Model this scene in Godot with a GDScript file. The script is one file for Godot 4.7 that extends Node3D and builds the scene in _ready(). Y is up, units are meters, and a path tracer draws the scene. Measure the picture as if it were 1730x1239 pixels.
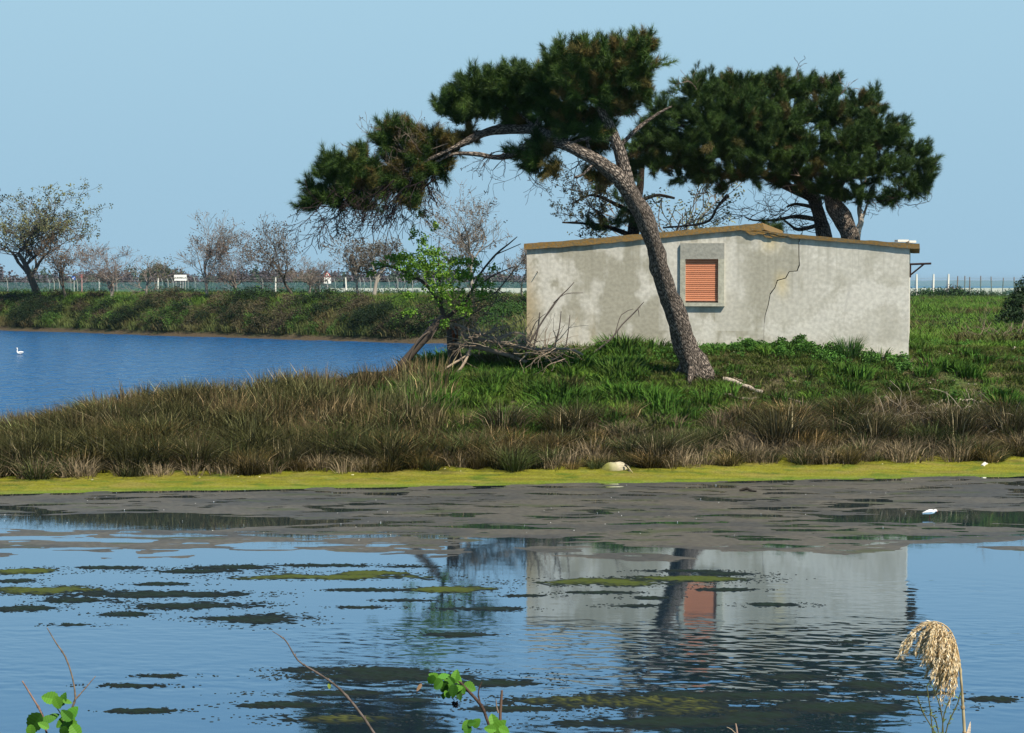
extends Node3D
# Lagoon shore: a leaning pine and a small plastered hut on a rushy bank between a muddy pond and a lagoon.
# y is up, the camera looks towards -z; "depth" d below means -z.

const EYE := 4.95            # camera height over the water (m)
const FOCAL := 3000.0        # focal length in pixels of a 1730 x 1239 survey photograph
const PITCH := 0.04646       # downward tilt (rad)

var rng := RandomNumberGenerator.new()
var names := {}
var na := FastNoiseLite.new()
var nb := FastNoiseLite.new()
var nc := FastNoiseLite.new()
var M := {}

# ---------------------------------------------------------------- mesh builder
class MB:
	var v := PackedVector3Array()
	var n := PackedVector3Array()
	var c := PackedColorArray()
	var uv := PackedVector2Array()
	var idx := PackedInt32Array()

	func face(a: Vector3, b: Vector3, d: Vector3, col := Color.WHITE, toward := Vector3.ZERO) -> void:
		var nn := (b - a).cross(d - a)
		var flip := false
		if toward != Vector3.ZERO and nn.dot(toward) < 0.0:
			nn = -nn
			flip = true
		nn = nn.normalized()
		var k := v.size()
		v.append(a); v.append(b); v.append(d)
		for i in 3:
			n.append(nn); c.append(col)
		uv.append(Vector2(a.x + a.z, a.y)); uv.append(Vector2(b.x + b.z, b.y)); uv.append(Vector2(d.x + d.z, d.y))
		if flip:
			idx.append(k); idx.append(k + 1); idx.append(k + 2)
		else:
			idx.append(k); idx.append(k + 2); idx.append(k + 1)

	func quad(a: Vector3, b: Vector3, d: Vector3, e: Vector3, col := Color.WHITE, toward := Vector3.ZERO) -> void:
		face(a, b, d, col, toward)
		face(a, d, e, col, toward)

	func box(t: Transform3D, size: Vector3, col := Color.WHITE) -> void:
		var h := size * 0.5
		for ax in 3:
			for s in [-1.0, 1.0]:
				var o := Vector3.ZERO
				o[ax] = s * h[ax]
				var p := Vector3.ZERO
				p[(ax + 1) % 3] = h[(ax + 1) % 3]
				var q := Vector3.ZERO
				q[(ax + 2) % 3] = h[(ax + 2) % 3]
				quad(t * (o - p - q), t * (o + p - q), t * (o + p + q), t * (o - p + q), col, t.basis * o)

	# round bar through points; rad: one radius per point; flat: squash per point of the second axis
	func tube(p: Array, rad: Array, sides := 6, col := Color.WHITE, lump := 0.0, noise: FastNoiseLite = null, cols := [], wide := 1.0, cap := true) -> void:
		var k := v.size()
		var m := p.size()
		var side := Vector3.ZERO
		var along := 0.0
		for i in m:
			var t: Vector3 = (p[mini(i + 1, m - 1)] - p[maxi(i - 1, 0)])
			if t.length_squared() < 1e-12:
				t = Vector3.UP
			t = t.normalized()
			if i == 0:
				side = t.cross(Vector3(0.13, 0.31, 0.94)).normalized() if absf(t.y) > 0.7 else t.cross(Vector3.UP).normalized()
			else:
				side = (side - t * side.dot(t)).normalized()
				along += (p[i] - p[i - 1]).length()
			var other := t.cross(side)
			for s in sides + 1:
				var a := TAU * float(s % sides) / sides
				var dir := side * cos(a) * wide + other * sin(a)
				var r: float = rad[i]
				if lump > 0.0 and noise:
					var w: Vector3 = p[i] + dir * r
					r *= 1.0 + lump * noise.get_noise_3d(w.x, w.y, w.z)
				v.append(p[i] + dir * r)
				n.append((side * cos(a) + other * sin(a) * wide).normalized())
				c.append(cols[i] if cols.size() else col)
				uv.append(Vector2(float(s) / sides * TAU * maxf(rad[0], 0.02), along))
		for i in m - 1:
			for s in sides:
				var a := k + i * (sides + 1) + s
				var b := a + sides + 1
				idx.append_array(PackedInt32Array([a, b, a + 1, a + 1, b, b + 1]))
		if cap:
			for e in [0, m - 1]:
				if rad[e] < 0.004:
					continue
				var t: Vector3 = (p[0] - p[1]) if e == 0 else (p[m - 1] - p[m - 2])
				var k0: int = k + e * (sides + 1)
				for s in range(1, sides - 1):
					face(v[k0], v[k0 + s], v[k0 + s + 1], c[k0], t)

	func mesh(origin := Vector3.ZERO) -> ArrayMesh:
		var w := v
		if origin != Vector3.ZERO:
			w = Transform3D(Basis(), -origin) * v
		var a := []
		a.resize(Mesh.ARRAY_MAX)
		a[Mesh.ARRAY_VERTEX] = w
		a[Mesh.ARRAY_NORMAL] = n
		a[Mesh.ARRAY_COLOR] = c
		a[Mesh.ARRAY_TEX_UV] = uv
		a[Mesh.ARRAY_INDEX] = idx
		var me := ArrayMesh.new()
		if idx.size():
			me.add_surface_from_arrays(Mesh.PRIMITIVE_TRIANGLES, a)
		return me

# ---------------------------------------------------------------- scene-tree helpers
func numbered(called: String) -> String:
	var k: int = names.get(called, -1) + 1
	names[called] = k
	return called if k == 0 else "%s_%03d" % [called, k]

func tag(o: Node, label: String, category: String, group := "") -> void:
	o.set_meta("label", label)
	o.set_meta("category", category)
	if group:
		o.set_meta("group", group)

func thing(called: String, label: String, category: String, where: Vector3, group := "") -> Node3D:
	var o := Node3D.new()
	o.name = numbered(called)
	add_child(o)
	o.position = where
	tag(o, label, category, group)
	return o

func part(called: String, me: Mesh, mat: Material, parent: Node3D) -> MeshInstance3D:
	var o := MeshInstance3D.new()
	var k := 0
	var nm := called
	while parent.has_node(nm):
		k += 1
		nm = "%s_%03d" % [called, k]
	o.name = nm
	o.mesh = me
	o.material_override = mat
	parent.add_child(o, true)
	return o

func solo(called: String, me: Mesh, mat: Material, label: String, category: String, where := Vector3.ZERO, group := "") -> MeshInstance3D:
	var o := MeshInstance3D.new()
	o.name = numbered(called)
	o.mesh = me
	o.material_override = mat
	add_child(o)
	o.position = where
	tag(o, label, category, group)
	return o

func ground_piece(called: String, me: Mesh, mat: Material) -> MeshInstance3D:
	var o := MeshInstance3D.new()
	o.name = numbered(called)
	o.mesh = me
	o.material_override = mat
	add_child(o)
	o.set_meta("kind", "structure")
	return o

func many(called: String, me: Mesh, mat: Material, ts: Array, cols: Array, parent: Node3D = null, origin := Vector3.ZERO, label := "", category := "") -> MultiMeshInstance3D:
	var mm := MultiMesh.new()
	mm.transform_format = MultiMesh.TRANSFORM_3D
	mm.use_colors = true
	mm.mesh = me
	mm.instance_count = ts.size()
	for i in ts.size():
		var t: Transform3D = ts[i]
		t.origin -= origin
		mm.set_instance_transform(i, t)
		mm.set_instance_color(i, cols[i])
	var o := MultiMeshInstance3D.new()
	o.multimesh = mm
	o.material_override = mat
	if parent:
		o.name = called
		parent.add_child(o, true)
	else:
		o.name = numbered(called)
		add_child(o)
		tag(o, label, category)
	o.set_meta("kind", "stuff")
	return o

# ---------------------------------------------------------------- survey: photo pixel + depth -> metres
func at(px: float, py: float, d: float) -> Vector3:
	var r := Vector3(px - 865.0, 619.5 - py, -FOCAL).rotated(Vector3.RIGHT, -PITCH)
	return Vector3(0, EYE, 0) + r * (d / -r.z)

func on_ground(px: float, d: float) -> Vector3:
	var p := at(px, 480, d)
	p.y = H(p.x, d)
	return p

func depth_on_ground(px: float, py: float, guess: float) -> float:      # where the line of sight through that survey point meets the ground
	var d := 44.0
	while d < 80.0:
		var p := at(px, py, d)
		if p.y <= H(p.x, d):
			return d
		d += 0.06
	return guess

func R(a: float, b: float) -> float:
	return rng.randf_range(a, b)

func lut(t: Array, x: float) -> float:
	if x <= t[0][0]:
		return t[0][1]
	for i in range(1, t.size()):
		if x <= t[i][0]:
			return lerpf(t[i - 1][1], t[i][1], (x - t[i - 1][0]) / (t[i][0] - t[i - 1][0]))
	return t[-1][1]

func sm(a: float, b: float, x: float) -> float:
	return smoothstep(a, b, x)

# ---------------------------------------------------------------- the lie of the land
var near_bank := [[-30.0, 3.4], [3.0, 3.4], [5.0, 3.1], [8.0, 2.35], [12.0, 1.25], [16.0, 0.05], [17.5, -0.35], [20.0, -0.4]]
var crest := [[-24.0, -0.5], [-18.0, -0.3], [-14.0, 0.5], [-13.0, 0.95], [-11.4, 1.6], [-8.0, 1.85], [-4.5, 2.08], [-2.0, 2.35], [1.0, 2.62], [4.0, 2.85], [30.0, 3.0], [300.0, 3.2]]
var rise := [[0.0, 0.0], [2.4, 0.05], [4.0, 0.16], [6.0, 0.42], [8.5, 0.78], [11.0, 1.0]]

func shore(x: float) -> float:
	return 43.7 + 0.16 * x + 0.35 * na.get_noise_2d(x * 6.0, 3.0)

func far_shore(x: float) -> float:
	return 148.0 + maxf(0.0, -x - 8.0) * 0.9 + 2.0 * na.get_noise_2d(x * 2.0, 77.0)

func lagoon(x: float, d: float) -> float:      # > 0 over the lagoon, about metres from its edge
	var xb := -0.036 * d + 0.5
	return minf(minf(xb - x, d - shore(x) - lerpf(9.8, 17.0, sm(-7.5, -4.5, x))), far_shore(x) - d)

func H(x: float, d: float) -> float:
	if d < 20.0:
		return lut(near_bank, d) + 0.05 * na.get_noise_2d(x * 9.0, d * 9.0)
	var t := d - shore(x)
	if t < 0.0:
		return maxf(-0.4, t * 0.07)
	t *= lerpf(1.0, 1.16, sm(0.0, 10.0, x))
	var c := lut(crest, x)
	var h := c * lut(rise, t)
	if t < 11.0:
		h += sm(2.0, 5.0, t) * (0.13 * na.get_noise_2d(x * 9.0, d * 9.0) + 0.06 * nb.get_noise_2d(x * 20.0, d * 20.0))
	else:
		h += 0.13 * na.get_noise_2d(x * 9.0, d * 9.0) + 0.1 * nb.get_noise_2d(x * 3.0, d * 3.0)
	if d > 58.0:
		h = lerpf(h, 3.42 + 0.1 * na.get_noise_2d(x * 2.0, d * 2.0), sm(58.0, 120.0, d))
	if d > 250.0:
		h = lerpf(h, -3.0, sm(250.0, 275.0, d) * sm(0.0, 0.05, x / d))
	var s := lagoon(x, d)
	var w := lerpf(1.6, 11.0, sm(60.0, 140.0, d))
	if s > -w:
		if s > 0.0:
			h = -0.9 * sm(0.0, 4.0, s)
		else:
			h = lerpf(h, 0.02, pow(1.0 + s / w, 1.5))
	return h

func grid(xs: PackedFloat32Array, ds: PackedFloat32Array, hf: Callable, cf: Callable) -> ArrayMesh:
	var mb := MB.new()
	var nx := xs.size()
	var nd := ds.size()
	mb.v.resize(nx * nd); mb.n.resize(nx * nd); mb.c.resize(nx * nd); mb.uv.resize(nx * nd)
	for j in nd:
		for i in nx:
			mb.v[j * nx + i] = Vector3(xs[i], hf.call(xs[i], ds[j]), -ds[j])
	for j in nd:
		for i in nx:
			var k := j * nx + i
			var l := mb.v[k - 1 if i > 0 else k]
			var r := mb.v[k + 1 if i < nx - 1 else k]
			var f := mb.v[k - nx if j > 0 else k]
			var b := mb.v[k + nx if j < nd - 1 else k]
			var nn := (r - l).cross(b - f)
			mb.n[k] = nn.normalized() if nn.y > 0 else -nn.normalized()
			mb.uv[k] = Vector2(xs[i], ds[j])
			mb.c[k] = cf.call(mb.v[k], mb.n[k])
	mb.idx.resize((nx - 1) * (nd - 1) * 6)
	var q := 0
	for j in nd - 1:
		for i in nx - 1:
			var a := j * nx + i
			for z in [a, a + nx, a + 1, a + 1, a + nx, a + nx + 1]:
				mb.idx[q] = z
				q += 1
	return mb.mesh()

func steps(spec: Array) -> PackedFloat32Array:      # [[from, to, step], ...] joined end to end
	var out := PackedFloat32Array()
	for s in spec:
		var k := int(ceil((s[1] - s[0]) / s[2]))
		for i in k:
			out.append(lerpf(s[0], s[1], float(i) / k))
	out.append(spec[-1][1])
	return out

# ---------------------------------------------------------------- materials
func mat(rough: float, albedo := Color.WHITE, vc := true) -> StandardMaterial3D:
	var m := StandardMaterial3D.new()
	m.albedo_color = albedo.linear_to_srgb() if albedo != Color.WHITE else albedo
	m.roughness = rough
	m.vertex_color_use_as_albedo = vc
	m.metallic_specular = 0.3
	return m

func noise_tex(freq: float, kind: int, size: int, ramp: Array, as_normal := false, bump := 4.0, octaves := 5, sd := 1) -> NoiseTexture2D:
	var f := FastNoiseLite.new()
	f.noise_type = kind
	f.frequency = freq
	f.seed = sd
	f.fractal_octaves = octaves
	if kind == FastNoiseLite.TYPE_CELLULAR:
		f.cellular_return_type = FastNoiseLite.RETURN_DISTANCE2_SUB
	var t := NoiseTexture2D.new()
	t.width = size
	t.height = size
	t.seamless = true
	t.noise = f
	t.as_normal_map = as_normal
	t.bump_strength = bump
	if ramp.size():
		var g := Gradient.new()
		g.offsets = PackedFloat32Array(ramp.map(func(r): return r[0]))
		g.colors = PackedColorArray(ramp.map(func(r): return r[1]))
		t.color_ramp = g
	return t

func gray(x: float) -> Color:
	return Color(x, x, x)

func make_materials() -> void:
	var S := FastNoiseLite.TYPE_SIMPLEX_SMOOTH
	var mottled := noise_tex(0.02, S, 512, [[0.0, gray(0.72)], [0.5, gray(0.9)], [1.0, gray(1.0)]], false, 4.0, 6, 5)
	var rough_bump := noise_tex(0.03, S, 512, [], false, 4.0, 6, 9)
	M.ground = mat(0.95)
	M.ground.albedo_texture = mottled
	M.ground.uv1_scale = Vector3(0.7, 0.7, 1)
	M.ground.heightmap_enabled = true
	M.ground.heightmap_texture = rough_bump
	M.ground.heightmap_scale = 6.0
	M.mud = mat(0.55)
	M.mud.albedo_texture = mottled
	M.mud.uv1_scale = Vector3(0.5, 0.9, 1)
	M.mud.metallic_specular = 0.35
	M.algae = mat(0.8)
	M.algae.albedo_texture = mottled
	M.algae.uv1_scale = Vector3(0.9, 1.4, 1)
	M.algae.heightmap_enabled = true
	M.algae.heightmap_texture = rough_bump
	M.algae.heightmap_scale = 2.0
	M.weed = mat(0.7)
	M.pond = mat(0.02, Color(0.15, 0.30, 0.46), false)
	M.pond.metallic = 0.95
	M.pond.metallic_specular = 0.6
	M.pond.normal_enabled = true
	M.pond.normal_texture = noise_tex(0.03, S, 512, [], true, 3.0, 4, 21)
	M.pond.normal_scale = 0.02
	M.pond.uv1_scale = Vector3(0.5, 1.3, 1)
	M.lagoon = mat(0.2, Color(0.008, 0.072, 0.195), false)
	M.lagoon.metallic_specular = 0.36
	M.lagoon.normal_enabled = true
	M.lagoon.normal_texture = noise_tex(0.03, S, 512, [], true, 8.0, 4, 22)
	M.lagoon.normal_scale = 1.6
	M.lagoon.uv1_scale = Vector3(0.06, 0.05, 1)
	# bark: plates between dark fissures
	var plates := noise_tex(0.035, FastNoiseLite.TYPE_CELLULAR, 512, [[0.0, gray(0.22)], [0.18, gray(0.45)], [0.45, gray(0.85)], [1.0, gray(1.0)]], false, 4.0, 2, 31)
	M.pine_bark = mat(0.95)
	M.pine_bark.albedo_texture = plates
	M.pine_bark.heightmap_enabled = true
	M.pine_bark.heightmap_texture = plates
	M.pine_bark.heightmap_scale = 7.0
	M.pine_bark.uv1_scale = Vector3(0.85, 0.36, 1)
	M.twig = mat(0.9)
	M.needle = mat(0.65)
	M.needle.metallic_specular = 0.35
	M.leaf = mat(0.6)
	M.leaf.backlight_enabled = true
	M.leaf.backlight = Color(0.4, 0.4, 0.4)
	M.blade = mat(0.75)
	M.blade.backlight_enabled = true
	M.blade.backlight = Color(0.12, 0.12, 0.12)
	M.plain = mat(0.85)
	M.paint = mat(0.45)
	M.concrete = mat(0.95)
	M.concrete.albedo_texture = noise_tex(0.02, S, 512, [[0.0, gray(0.80)], [0.5, gray(0.92)], [1.0, gray(1.0)]], false, 4.0, 6, 41)
	M.concrete.uv1_triplanar = true
	M.concrete.uv1_scale = Vector3(0.6, 0.6, 0.6)
	M.concrete.heightmap_enabled = true
	M.concrete.heightmap_texture = rough_bump
	M.concrete.heightmap_scale = 0.5
	M.coping = mat(0.95)
	M.coping.albedo_texture = noise_tex(0.022, S, 512, [[0.0, Color(0.42, 0.38, 0.30)], [0.35, Color(0.47, 0.42, 0.33)], [0.5, Color(0.54, 0.44, 0.28)], [0.62, Color(0.58, 0.44, 0.22)], [0.75, Color(0.46, 0.41, 0.33)], [1.0, Color(0.66, 0.62, 0.52)]], false, 4.0, 5, 43)
	M.coping.uv1_triplanar = true
	M.coping.uv1_scale = Vector3(0.6, 0.6, 0.6)
	M.coping.heightmap_enabled = true
	M.coping.heightmap_texture = rough_bump
	M.coping.heightmap_scale = 0.8
	M.plaster = mat(0.95, Color.WHITE, false)
	M.plaster.albedo_texture = plaster_texture()
	M.plaster.texture_repeat = false
	M.plaster.metallic_specular = 0.2
	M.plaster.heightmap_enabled = true
	M.plaster.heightmap_texture = rough_bump
	M.plaster.heightmap_scale = 0.35
	M.net = mat(0.9, Color(0.10, 0.24, 0.26), false)
	M.net.albedo_color.a = 0.36
	M.net.transparency = BaseMaterial3D.TRANSPARENCY_ALPHA

func plaster_texture() -> ImageTexture:      # weathered render: grey damp patches, pale scrubbed patches, rust-brown wash at the left corner
	var w := 1024
	var h := 320
	var im := Image.create(w, h, false, Image.FORMAT_RGB8)
	var f := FastNoiseLite.new()
	f.noise_type = FastNoiseLite.TYPE_SIMPLEX_SMOOTH
	f.frequency = 1.0
	f.fractal_octaves = 5
	var split := []
	for q in [[1292, 560], [1293, 532], [1298, 515], [1301, 497], [1309, 486], [1313, 474], [1327, 470], [1333, 459.5], [1346, 458], [1350, 448], [1349, 412], [1350, 396]]:
		split.append([fy(q[0], q[1]), fs(q[0])])
	var sx0 := fs(1150.0); var sx1 := fs(1224.0)
	for j in h:
		var y := lerpf(6.9, 2.3, float(j) / h)
		for i in w:
			var s := lerpf(-0.1, 12.1, float(i) / w)
			var big := f.get_noise_2d(s * 0.32 + 4.0, y * 0.42)
			var mid := f.get_noise_2d(s * 0.9 + 40.0, y * 0.7)
			var run := f.get_noise_2d(s * 2.2 + 90.0, y * 0.25)
			var fine := f.get_noise_2d(s * 6.0, y * 6.0 + 30.0)
			var col := Color(0.53, 0.515, 0.465)
			var damp := 0.0
			if s < lut(split, y):
				damp = sm(-0.32, 0.22, big + 0.9 * mid + 0.4 * run) * 0.9
				damp = maxf(damp, 0.35 * sm(0.0, 0.5, run + 0.3 * mid))
			else:
				damp = 0.12 + 0.4 * sm(0.0, 0.6, mid + 0.4 * run) + 0.12 * sm(0.0, 0.5, run)
			if s > 4.9 and s < 8.4 and y > 4.2:
				damp = clampf(damp + 0.25 * sm(4.2, 5.2, y), 0.0, 0.85)
			col = col.lerp(Color(0.32, 0.305, 0.245), damp * 0.9)
			var white := sm(0.1, 0.5, -big - 0.5 * mid + 0.2 * fine) * 0.6
			if s > sx0 - 0.7 and s < sx1 + 0.9 and y > 3.5 and y < 6.2:
				white = maxf(white, 0.55 * sm(0.9, 0.1, absf(s - (sx1 + 0.1 if s > 6.0 else sx0 - 0.15))))
			col = col.lerp(Color(0.63, 0.615, 0.57), white * 0.85)
			var brown := sm(0.55, 0.0, s + 0.25 * mid) * sm(6.6, 4.0, y + 0.6 * run)
			col = col.lerp(Color(0.42, 0.33, 0.19), 0.75 * brown)
			var brown2 := sm(0.7, 0.0, absf(s - 1.9)) * sm(4.4, 3.4, y) * sm(-0.2, 0.3, run)
			col = col.lerp(Color(0.42, 0.36, 0.24), 0.4 * brown2)
			var lich := sm(0.35, 0.0, absf(s - 8.05)) * sm(0.6, 0.0, absf(y - 4.95 + 0.2 * mid)) + sm(0.5, 0.0, absf(s - 7.7)) * sm(0.45, 0.0, absf(y - 6.2))
			col = col.lerp(Color(0.62, 0.50, 0.24), clampf(0.45 * lich, 0.0, 0.6))
			var scratch := sm(0.06, 0.0, absf(s - 10.05 - 0.12 * (y - 4.6) - 0.1 * mid)) * sm(0.9, 0.2, absf(y - 4.5)) * sm(-0.1, 0.4, fine + 0.3)
			col = col.lerp(Color(0.35, 0.34, 0.32), 0.5 * scratch)
			var drip := sm(0.08, 0.5, f.get_noise_2d(s * 4.5, 3.0)) * sm(2.0 + 1.2 * big, 0.0, 6.1 - y) * (0.75 + 0.5 * fine)
			col = col.lerp(Color(0.27, 0.26, 0.21), 0.45 * clampf(drip, 0.0, 1.0))
			var foot := sm(3.25, 2.9, y - 0.15 * mid)
			col = col.lerp(Color(0.80, 0.76, 0.68), 0.4 * foot)
			col = col * (0.96 + 0.2 * fine + 0.06 * run)
			im.set_pixel(i, h - 1 - j, Color(clampf(col.r, 0, 1), clampf(col.g, 0, 1), clampf(col.b, 0, 1)).linear_to_srgb())
	im.flip_y()
	return ImageTexture.create_from_image(im)

# ---------------------------------------------------------------- the hut's own frame: s along the front, y up, w out of the front
const CORNER := Vector3(0.47, 0.0, -56.65)
const ALONG := Vector3(0.975, 0.0, 0.2225)
const OUT := Vector3(-0.2225, 0.0, 0.975)

func fs(px: float) -> float:
	var k := (px - 865.0) / FOCAL
	return (k * 56.65 - 0.47) / (0.975 + 0.2225 * k)

func fy(px: float, py: float) -> float:
	return at(px, py, 56.65 - 0.2225 * fs(px)).y

func fq(px: float, py: float) -> Vector2:
	return Vector2(fs(px), fy(px, py))

func fp(s: float, y: float, w: float) -> Vector3:
	return CORNER + ALONG * s + OUT * w + Vector3(0, y, 0)

func prism(mb: MB, poly: PackedVector2Array, w0: float, w1: float, col := Color.WHITE) -> void:      # outline in (s, y), from w0 to w1
	var tris := Geometry2D.triangulate_polygon(poly)
	for i in range(0, tris.size(), 3):
		for e in [[w1, 1.0], [w0, -1.0]]:
			mb.face(fp(poly[tris[i]].x, poly[tris[i]].y, e[0]), fp(poly[tris[i + 1]].x, poly[tris[i + 1]].y, e[0]), fp(poly[tris[i + 2]].x, poly[tris[i + 2]].y, e[0]), col, OUT * e[1])
			for z in 3:
				var k := mb.uv.size() - 3 + z
				var p := poly[tris[i + z]]
				mb.uv[k] = Vector2((p.x + 0.1) / 12.2, (6.9 - p.y) / 4.6)
	var ccw := not Geometry2D.is_polygon_clockwise(poly)
	for i in poly.size():
		var a := poly[i]
		var b := poly[(i + 1) % poly.size()]
		var e2 := b - a
		var o2 := Vector2(e2.y, -e2.x) if ccw else Vector2(-e2.y, e2.x)
		var o3 := ALONG * o2.x + Vector3.UP * o2.y
		mb.quad(fp(a.x, a.y, w0), fp(b.x, b.y, w0), fp(b.x, b.y, w1), fp(a.x, a.y, w1), col, o3)
		for z in 6:
			var k := mb.uv.size() - 6 + z
			var p := a if z == 0 or z == 3 or z == 5 else b
			mb.uv[k] = Vector2((p.x + 0.1) / 12.2, (6.9 - p.y) / 4.6)

func pv(a: Array) -> PackedVector2Array:
	var o := PackedVector2Array()
	for p in a:
		o.append(fq(p[0], p[1]))
	return o

func build_house() -> void:
	var base := fp(6.0, 2.85, 0.0)
	var hut := thing("plastered_hut", "low weathered plaster hut with shallow broken roof and one shuttered window", "hut", base)
	var bot := 2.2
	# front wall: two leaves parted by the long stepped crack
	var crack := [[1350, 403], [1349, 412], [1349, 430], [1350, 448], [1346, 458], [1333, 459], [1327, 470], [1313, 474], [1309, 486], [1301, 497], [1298, 515], [1293, 532], [1291, 548], [1290, 575]]
	var gap := [0.025, 0.025, 0.02, 0.03, 0.026, 0.02, 0.024, 0.026, 0.02, 0.025, 0.02, 0.018, 0.012, 0.004]
	var w0 := fs(1158.0); var w1 := fs(1213.5); var y0 := fy(1185.0, 511.5); var y1 := fy(1185.0, 438.0)
	var top_l := func(s: float) -> float: return lerpf(fy(890.0, 419.0), fy(1262.0, 388.0), s / fs(1262.0))
	var mb := MB.new()
	prism(mb, PackedVector2Array([Vector2(0, bot), Vector2(w0, bot), Vector2(w0, top_l.call(w0)), Vector2(0, top_l.call(0.0))]), -0.3, 0.0)
	prism(mb, PackedVector2Array([Vector2(w0, bot), Vector2(w1, bot), Vector2(w1, y0), Vector2(w0, y0)]), -0.3, 0.0)
	prism(mb, PackedVector2Array([Vector2(w0, y1), Vector2(w1, y1), Vector2(w1, top_l.call(w1)), Vector2(w0, top_l.call(w0))]), -0.3, 0.0)
	var leaf := PackedVector2Array([Vector2(w1, bot)])
	var right := PackedVector2Array()
	for i in range(crack.size() - 1, -1, -1):
		var q := fq(crack[i][0], crack[i][1])
		leaf.append(Vector2(q.x - gap[i] * 0.5, q.y + gap[i] * 0.4 if i < crack.size() - 1 else bot))
	leaf.append(fq(1320, 398)); leaf.append(fq(1290, 394)); leaf.append(Vector2(fs(1262), fy(1262, 389)))
	leaf.append(Vector2(w1, top_l.call(w1)))
	prism(mb, leaf, -0.3, 0.0)
	for i in crack.size():
		var q := fq(crack[i][0], crack[i][1])
		right.append(Vector2(q.x + gap[i] * 0.5, q.y - gap[i] * 0.4 if i < crack.size() - 1 else bot))
	right.append(Vector2(11.9, bot)); right.append(Vector2(11.9, fy(1536, 418)))
	prism(mb, right, -0.3, 0.0)
	part("front_wall", mb.mesh(base), M.plaster, hut)
	# back and side walls
	mb = MB.new()
	prism(mb, PackedVector2Array([Vector2(0, bot), Vector2(0.3, bot), Vector2(0.3, 6.1), Vector2(0, 6.07)]), -8.0, -0.302)
	prism(mb, PackedVector2Array([Vector2(11.6, bot), Vector2(11.897, bot), Vector2(11.897, 6.05), Vector2(11.6, 6.07)]), -8.0, -0.302)
	prism(mb, PackedVector2Array([Vector2(0.3, bot), Vector2(11.6, bot), Vector2(11.6, 6.05), Vector2(7.2, 6.45), Vector2(0.3, 6.1)]), -8.0, -7.7)
	part("side_wall", mb.mesh(base), M.concrete_light, hut)
	# near-black sheet behind crack and shutter, painted as the dark inside
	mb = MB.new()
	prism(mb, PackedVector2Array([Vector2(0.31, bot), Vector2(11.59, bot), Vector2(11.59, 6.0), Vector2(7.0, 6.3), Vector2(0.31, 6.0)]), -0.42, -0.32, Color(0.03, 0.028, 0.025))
	part("crack_backing", mb.mesh(base), M.plain, hut)
	# roof slabs
	for z in [[[[886, 412], [960, 406.5], [1050, 398.5], [1140, 390.5], [1230, 382], [1288, 377], [1291, 388], [1284, 391], [1262, 390.5], [1250, 389], [1180, 396], [1120, 402], [1040, 410], [960, 417], [886, 422]], Color(0.90, 0.89, 0.84)],
			[[[1262, 388.5], [1300, 391.5], [1345, 396.5], [1400, 401], [1440, 404.5], [1490, 408.3], [1530, 410], [1552.5, 412], [1553, 420.5], [1530, 419.5], [1480, 414.5], [1420, 409.5], [1370, 405], [1338, 403.2], [1330, 399.5], [1316, 398.5], [1309, 395.5]], Color(0.72, 0.73, 0.73)]]:
		var poly := PackedVector2Array()
		var src: Array = z[0]
		for i in src.size():
			var a: Array = src[i]
			var b: Array = src[(i + 1) % src.size()]
			var cnt := maxi(1, int(absf(b[0] - a[0]) / 9.0))
			for k in cnt:
				var q := fq(lerpf(a[0], b[0], float(k) / cnt), lerpf(a[1], b[1], float(k) / cnt))
				if k > 0:
					q.y += R(-0.012, 0.012)
				poly.append(q)
		mb = MB.new()
		prism(mb, poly, -8.3, 0.09, z[1])
		part("roof_slab", mb.mesh(base), M.coping, hut)
	# broken concrete hanging under the ridge
	for z in [[[1258, 390.5], [1271, 391.5], [1285, 392], [1296, 394], [1290, 396.5], [1280, 395.5], [1274, 398], [1266, 396.5], [1262, 393.5]], [[1298, 393.5], [1312, 395], [1330, 400], [1325, 402], [1313, 400.5], [1302, 398.5]], [[1288, 397], [1301, 399.5], [1306, 402.5], [1294, 401.5]]]:
		mb = MB.new()
		prism(mb, pv(z), -0.4, 0.07 + R(-0.02, 0.02), Color(0.9, 0.84, 0.72))
		part("broken_coping", mb.mesh(base), M.coping, hut)
	mb = MB.new()
	for z in [[1522, 408.5, 0.35], [1538, 410.0, 0.22]]:
		var q := fq(z[0], z[1])
		mb.box(Transform3D(Basis(Vector3.UP, 0.2), fp(q.x, q.y + 0.03, -0.15)), Vector3(z[2], 0.06, 0.25), Color(0.75, 0.70, 0.6))
	part("mortar_lump", mb.mesh(base), M.plain, hut)
	# window surround, sill and roller shutter
	var win := Node3D.new()
	win.name = "window"
	hut.add_child(win)
	var gcol := Color(0.45, 0.445, 0.37)
	var fr := 0.085
	for z in [[1149.5, 411, 1223.5, 437.9, Color(0.36, 0.36, 0.325), "lintel"], [1149.5, 438.1, 1157.9, 511.5, gcol, "jamb"], [1213.6, 438.1, 1223.5, 511.5, gcol * 1.08, "jamb"], [1149.5, 511.7, 1224.5, 517.6, gcol * 1.1, "sill"]]:
		mb = MB.new()
		var a := Vector2(fs(z[0]), fy(1185.0, z[1])); var b := Vector2(fs(z[2]), fy(1185.0, z[3]))
		prism(mb, PackedVector2Array([Vector2(a.x, b.y), b, Vector2(b.x, a.y), a]), -0.1, fr + (0.02 if z[5] == "sill" else 0.0), z[4])
		part(z[5], mb.mesh(base), M.concrete, win)
	var shutter_bottom := fy(1185.0, 508.2)
	var n_slat := 21
	var hh := (y1 + 0.02 - shutter_bottom) / n_slat
	var slats: Array = []
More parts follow.
